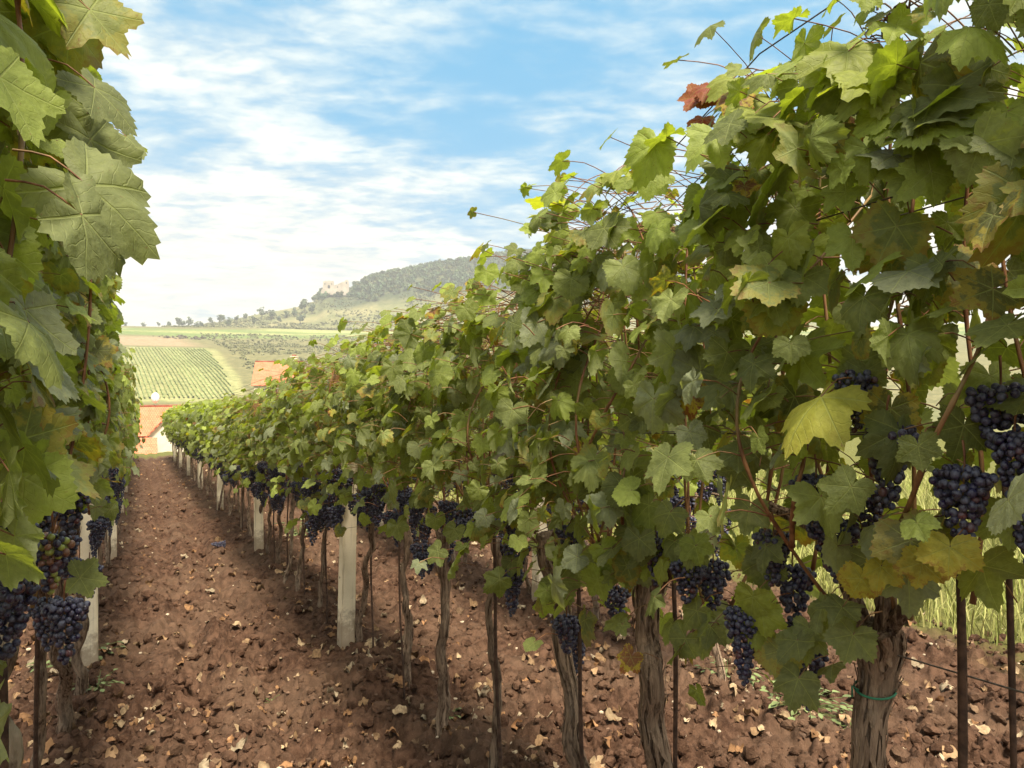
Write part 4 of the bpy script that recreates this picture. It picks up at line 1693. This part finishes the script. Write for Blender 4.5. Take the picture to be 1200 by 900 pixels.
fill_row(ROW_R, 4.40, 'R', POSTS_R, 'vines of the right row', 41, 11)
fill_row(ROW_L, 5.05, 'L', POSTS_L, 'vines of the left row', 42, 11)
fill_row(ROW_B, 3.25, 'B', POSTS_B, 'vines of the back row', 43, 6)

# ------------------------------------------------------------------ posts, stakes, wires
def build_posts():
    def post_meshes(seed):
        rng = np.random.default_rng(seed)
        m = MB()
        bm = bmesh.new()
        bmesh.ops.create_cube(bm, size=1)
        for v in bm.verts:
            tap = 1 - .12 * (v.co.z + .5)
            v.co = Vector((v.co.x * .088 * tap, v.co.y * .104 * tap, (v.co.z + .5) * 1.98 - .25))
        bmesh.ops.bevel(bm, geom=[e for e in bm.edges], offset=.007, segments=2, affect='EDGES')
        bmesh.ops.triangulate(bm, faces=[f for f in bm.faces if len(f.verts) > 4])
        add_bm(m, bm)
        pm = m.mesh('post_body', M_CONC, False)
        h = MB()
        for z in (.42, .72, 1.02, 1.32, 1.60):
            h.add(*tube([(-.0432, .012, z), (-.040, .012, z)], .0065, 10), col=(.03, .022, .018, 1))
            h.add(*tube([(.0432, .012, z), (.040, .012, z)], .0065, 10), col=(.03, .022, .018, 1))
        return pm, h.mesh('wire_hole', M_CONC)
    pm, hm = post_meshes(1)
    rng = np.random.default_rng(4)
    for x, posts, rn, lab in ((ROW_R, POSTS_R, 'right vine row', 'white concrete posts of the right row'), (ROW_L, POSTS_L, 'left vine row', 'white concrete posts of the left row'),
                              (ROW_B, POSTS_B, 'back vine row', 'white concrete posts of the back row')):
        for i, t in enumerate(posts):
            px = x + (-.05 if x == ROW_R else .03)
            o = empty('concrete_post', (px, t, gz(px, t)), rng.normal() * .05)
            o.rotation_euler = (rng.normal() * .012, rng.normal() * .012, rng.normal() * .06)
            n = 'nearest' if i == 0 else 'farthest' if i == len(posts) - 1 else ORD[i] + ' nearest'
            tag(o, f'white square concrete trellis post, {n} one in the {rn}', 'post', lab)
            link('shaft', pm, o)
            if i < 3:
                link('wire_hole', hm, o)

    # steel stakes
    def stake(x, t, h, r, label, lx=0., ly=0.):
        n = 14
        s = np.linspace(0, 1, n)
        z0 = gz(x, t)
        P = np.stack([lx * s + .004 * np.sin(s * 9), ly * s, -.12 + (h + .12) * s], -1)
        m = MB()
        m.add(*tube(P, r * (1 + .06 * np.sin(s * 60)), 10))
        o = m.build('stake', M_RUST, loc=(x, t, z0))
        tag(o, label, 'stake', 'rusty stakes beside the vines')
    stake(1.19, on_row(1138, 1.19)[0] , 1.15, .0072, 'thick rusty stake right of the shaggy trunk with grass behind', 0, .02)
    stake(1.22, on_row(1215, 1.22)[0], 1.3, .005, 'thin rusty stake at the right edge of the picture', 0, .05)
    stake(1.16, on_row(798, 1.16)[0], .98, .0055, 'thin rusty stake beside the dark knotted trunk', 0, .03)
    stake(1.15, on_row(690, 1.15)[0], 1.0, .006, 'rusty rod standing against the leaning frayed trunk', 0, .07)
    stake(1.17, on_row(588, 1.17)[0], 1.05, .0065, 'rusty rod beside the thin young vine', 0, .08)
    stake(1.17, on_row(474, 1.17)[0], 1.0, .005, 'thin stake between the pale straight trunk and the nearest post', 0, .12)
    stake(1.25, on_row(437, 1.25)[0], 1.0, .006, 'thin stake just right of the nearest post in the right row', 0, .05)
    stake(-.25, on_row(47, -.25)[0], 1.0, .006, 'thin dark stake in front of the crooked trunk, left row', 0, -.12)
    stake(-.22, on_row(3, -.22)[0], 1.0, .008, 'dark stake at the left edge beside the lichen-patched trunk', 0, -.02)
    rng = np.random.default_rng(6)
    for i, t in enumerate((5.3, 6.1, 6.9, 7.6, 8.9, 10.1)):
        stake(ROW_R - .04, t, 1.0, .006, f'thin rusty stake under the right row, {ORD[i]} one past the nearest post', 0, rng.normal() * .04)
    # wires
    for x, rn, y0 in ((ROW_R, 'right vine row', -1.2), (ROW_L, 'left vine row', -.4), (ROW_B, 'back vine row', 3.0)):
        for z, dxs, nm in ((.97, (0,), 'lowest'), (1.36, (-.06, .06), 'lower middle'), (1.76, (-.06, .06), 'upper middle'), (1.88 + (.28 if x == ROW_R else .1), (-.07, .07), 'top')):
            for dxx in dxs:
                ys = np.linspace(y0, ROW_END + .4, 60)
                zz_ = row_z(ys) + .05 + z - .012 * np.sin((ys * math.pi / 4.2)) ** 2
                if nm == 'top' and x == ROW_R:
                    zz_ = zz_ - .34 * smooth(ys, .95, 2.2)
                m = MB()
                m.add(*tube(np.stack([np.full(60, x + dxx), ys, zz_], -1), .0016, 5))
                o = m.build('trellis_wire', M_WIRE)
                side = '' if dxx == 0 else (', left strand' if dxx < 0 else ', right strand')
                tag(o, f'{nm} trellis wire along the {rn}{side}', 'wire', 'trellis wires')


build_posts()

# ------------------------------------------------------------------ leaf litter, pebbles, grass, weeds
def dry_template(rng, nang=25):
    v, uv, f3, f4 = leaf_template(nang, 2, rng, rng.uniform(.1, .8))
    x, y = v[:, 0] * rng.uniform(.6, 1), v[:, 1]
    a = rng.uniform(0, math.pi)
    u = x * math.cos(a) + y * math.sin(a)
    k = rng.uniform(.35, 1.1)
    z = k * u ** 2 * rng.choice([1, 1, -1]) + rng.uniform(.15, .4) * np.sin(x * 6 + rng.uniform(0, 6)) * .6 + rng.uniform(.15, .35) * np.sin(y * 7 + rng.uniform(0, 6)) * .6
    sq = 1 - .35 * np.clip(k, 0, 1) * np.abs(u)
    v = np.stack([x * sq, y * sq, z], -1)
    v[:, 2] -= v[:, 2].min()
    return v, f3, f4


DRY = [(.40, .26, .15), (.32, .20, .11), (.47, .34, .21), (.29, .16, .08), (.52, .41, .28), (.37, .20, .10), (.25, .16, .10)]


def build_litter():
    rng = np.random.default_rng(19)
    temps = [dry_template(rng) for _ in range(10)]
    meshes = []
    for i, (v, f3, f4) in enumerate(temps):
        for c in range(len(DRY)):
            if (i + c) % 2:
                continue
            meshes.append((MB().add(v, f3, f4, col=(*DRY[c], 1)).mesh('dry_leaf', M_DRY), c))
    words = ['tan', 'brown', 'cream', 'rusty brown', 'pale cream', 'orange brown', 'grey brown']

    def spot():
        while True:
            if rng.random() < .75:
                px = rng.uniform(-30, 1230)
                d = 2.6 * (12.5 ** rng.random())
                x, y = ray(px, d)
            else:
                x, y = rng.uniform(-1.5, 4.2), rng.uniform(1.5, 33)
            if x < -2.2 or x > 5.0 or y < .5 or y > ROW_END:
                continue
            near_row = min(abs(x - ROW_R), abs(x - ROW_L), abs(x - ROW_B))
            if rng.random() > .55 + .45 * math.exp(-(near_row / .35) ** 2):
                continue
            if vnoise(np.array([[x / .45, y / .45, 0.]]), 44)[0] < rng.uniform(.1, .62):
                continue
            return x, y
    pts = [spot() for _ in range(2700)]
    pts.sort(key=lambda p: p[0] * SA + p[1] * CA)
    zs = ground_z(np.array([p[0] for p in pts]), np.array([p[1] for p in pts]), True)
    mb = MB()
    for i, (x, y) in enumerate(pts):
        s = rng.uniform(.017, .034) * (1.75 if rng.random() < .35 else 1) * (1.1 if i < 300 else 1)
        e = Matrix.Rotation(rng.uniform(0, 6.28), 3, 'Z') @ Matrix.Rotation(rng.normal() * .4, 3, 'X') @ Matrix.Rotation(rng.normal() * .4, 3, 'Y')
        if i < 300:
            me, c = meshes[rng.integers(len(meshes))]
            o = link('dry_leaf', me, None, (x, y, zs[i] + .003))
            o.rotation_euler = e.to_euler()
            o.scale = (s, s, s)
            where = 'between the two vine rows' if ROW_L + .3 < x < ROW_R - .25 else 'under the right vine row' if abs(x - ROW_R) <= .3 else 'under the left vine row' if x <= ROW_L + .3 else 'behind the right vine row'
            tag(o, f'curled {words[c]} dry vine leaf lying on the soil {where}', 'dry leaf', f'{words[c]} dry leaves {where}')
        else:
            v, f3, f4 = temps[rng.integers(len(temps))]
            v = (v * s) @ np.array(e).T + [x, y, zs[i] + .002]
            c = np.array(DRY[rng.integers(len(DRY))]) * rng.uniform(.5, 1.0)
            mb.add(v, f3, f4, col=(*c, 1))
    tag(mb.build('leaf_litter', M_DRY), kind='stuff')
    # loose clods of tilled earth
    mb = MB()
    v0, f0 = I2
    forms = []
    for k in range(14):
        q_ = v0 * (1 + .9 * (fbm(v0 * 1.3 + k * 9.1, 3, k)[:, None] - .5)) * (1 + .5 * (fbm(v0 * 4 + k * 3.7, 2, k)[:, None] - .5))
        forms.append(q_)
    n = 17000
    px = rng.uniform(-60, 1260, n)
    d = 2.0 * (8.0 ** rng.random(n))
    xs, ys = ray(px, d)
    zs = ground_z(xs, ys, True)
    for i in range(n):
        if xs[i] > 4.8 or xs[i] < -2.8 or vnoise(np.array([[xs[i] / .35, ys[i] / .35, 0.]]), 61)[0] < rng.uniform(.05, .6):
            continue
        s = .005 + .030 * rng.random() ** 2.8
        e = np.array(Matrix.Rotation(rng.uniform(0, 6.28), 3, 'Z') @ Matrix.Rotation(rng.uniform(0, 6.28), 3, 'X'))
        v = (forms[rng.integers(14)] * np.array([s * rng.uniform(.8, 1.5), s, s * rng.uniform(.6, .95)])) @ e.T
        mb.add(v + [xs[i], ys[i], zs[i] + s * .25], f0)
    o = mb.build('soil_clods', M_SOIL, smoothed=False)
    a_ = o.data.attributes['tint']
    a_.data.foreach_set('color', np.zeros(len(o.data.vertices) * 4, np.float32))
    tag(o, kind='stuff')
    # pebbles and loose crumbs
    mb = MB()
    v0, f0 = I1
    n = 2600
    px = rng.uniform(-40, 1240, n)
    d = 1.9 * (9.0 ** rng.random(n))
    xs, ys = ray(px, d)
    zs = ground_z(xs, ys, True)
    for i in range(n):
        if xs[i] > 5 or xs[i] < -2.5:
            continue
        s = rng.uniform(.004, .013) * (1.6 if rng.random() < .08 else 1)
        v = v0 * rng.uniform(.75, 1.25, (len(v0), 1)) * np.array([s * rng.uniform(.8, 1.4), s, s * rng.uniform(.5, .9)])
        if rng.random() < .22:
            c = np.array([.52, .42, .31]) * rng.uniform(.7, 1.15)
        else:
            c = np.array([.13, .08, .055]) * rng.uniform(.6, 1.6)
        a = rng.uniform(0, 6.28)
        v = v @ np.array([[math.cos(a), math.sin(a), 0], [-math.sin(a), math.cos(a), 0], [0, 0, 1]])
        mb.add(v + [xs[i], ys[i], zs[i] + s * .2], f0, col=(*c, 1))
    tag(mb.build('pebbles', M_PEBBLE, smoothed=False), kind='stuff')


build_litter()


def build_grass():
    rng = np.random.default_rng(23)
    n = 40000
    x = 4.55 + 9 * rng.random(n) ** 1.5
    y = rng.uniform(-2.5, 16, n)
    nz = fbm(np.stack([x / .6, y / .6, x * 0], -1), 2, 21)
    ok = x + (nz - .5) * 1.8 > 4.75
    x, y = x[ok], y[ok]
    n = len(x)
    z = ground_z(x, y, True)
    h = rng.uniform(.12, .42, n) * (.6 + .8 * vnoise(np.stack([x / .9, y / .9, x * 0], -1), 2))
    a = rng.uniform(0, 2 * math.pi, n)
    wv = rng.uniform(.003, .007, n)
    ln = rng.uniform(.1, .75, n)
    la = rng.uniform(0, 2 * math.pi, n)
    ox, oy = np.cos(a) * wv, np.sin(a) * wv
    V = np.zeros((n, 7, 3))
    for k, (f, wd) in enumerate(((0, 1), (.4, .85), (.75, .55))):
        cx = x + np.cos(la) * ln * h * f ** 2
        cy = y + np.sin(la) * ln * h * f ** 2
        cz = z - .02 + h * f
        V[:, 2 * k] = np.stack([cx - ox * wd, cy - oy * wd, cz], -1)
        V[:, 2 * k + 1] = np.stack([cx + ox * wd, cy + oy * wd, cz], -1)
    V[:, 6] = np.stack([x + np.cos(la) * ln * h, y + np.sin(la) * ln * h, z + h * (1 - .3 * ln)], -1)
    off = (np.arange(n) * 7)[:, None]
    f4 = np.concatenate([off + [0, 1, 3, 2], off + [2, 3, 5, 4]])
    f3 = off + [4, 5, 6]
    m = rng.random(n)[:, None]
    c = np.array([.26, .31, .07]) * (1 - m) + np.array([.46, .43, .17]) * m
    c = c * rng.uniform(.75, 1.2, (n, 1))
    mb = MB()
    mb.add(V.reshape(-1, 3), f3, f4, col=np.repeat(np.c_[c, np.ones(n)], 7, 0))
    tag(mb.build('grass', M_PLANT), kind='stuff')
    # low weeds
    def weed(px, py, size, n, label):
        size *= 1.35
        d = 900 * 1.5 / (py - 490)
        xx, yy = ray(px, d)
        z0 = gz(xx, yy)
        mb = MB()
        for k in range(n):
            a = rng.uniform(0, 6.28)
            r = size * math.sqrt(rng.random())
            hh = size * rng.uniform(.12, .5)
            c = np.array([r * math.cos(a), r * math.sin(a), hh])
            mb.add(*tube(spline([(0, 0, -.01), c * [.5, .5, .8], c], 5), .0012, 4), col=(.12, .17, .05, 1))
            L = size * rng.uniform(.16, .3)
            t = np.linspace(0, 1, 6)
            wd = L * .34 * np.sin(t * math.pi * .95 + .12)
            dirv = np.array([math.cos(a), math.sin(a), rng.uniform(-.2, .4)])
            sd = np.array([-math.sin(a), math.cos(a), 0])
            mid = c + dirv * t[:, None] * L + np.array([0, 0, -.3]) * (t[:, None] ** 2) * L
            V = np.concatenate([mid - sd * wd[:, None] + [0, 0, .1 * L], mid, mid + sd * wd[:, None] + [0, 0, .1 * L]])
            j = np.arange(5)
            F = np.vstack([np.stack([j, j + 1, 6 + j + 1, 6 + j], -1), np.stack([6 + j, 7 + j, 13 + j, 12 + j], -1)])
            g_ = rng.uniform(.7, 1.3)
            mb.add(V, None, F, col=(.16 * g_, .20 * g_, .08 * g_, 1))
        o = mb.build('weed', M_PLANT, loc=(xx, yy, z0 + .015))
        tag(o, label, 'weed', 'low green weeds on the soil')
    weed(945, 872, .13, 60, 'low leafy weed on the soil left of the shaggy trunk')
    weed(853, 828, .11, 34, 'pale green weed under the long hanging bunch')
    weed(905, 838, .11, 40, 'pale green weed between the two nearest trunks of the right row')
    weed(1000, 885, .09, 24, 'small weed at the foot of the shaggy trunk')
    weed(104, 790, .12, 34, 'small weed at the foot of the nearest left row post')
    weed(76, 800, .12, 30, 'small weed beside the crooked trunk in the left row')
    weed(115, 826, .10, 22, 'greyish weed on the soil right of the crooked trunk')
    weed(318, 818, .04, 10, 'tiny green weed alone in the middle of the aisle')
    weed(524, 868, .05, 12, 'tiny weed at the foot of the pale straight trunk')
    weed(350, 630, .22, 40, 'pale weed by the second white post of the right row')
    # a dropped bunch in the aisle
    d = 8.6
    xx, yy = ray(265, d)
    o = link('grape_bunch', B_MID[2], None, (xx, yy, gz(xx, yy) + .06))
    o.rotation_euler = (R(96), 0, R(70))
    tag(o, 'dropped blue grape bunch lying on the soil between the rows', 'grapes')


build_grass()
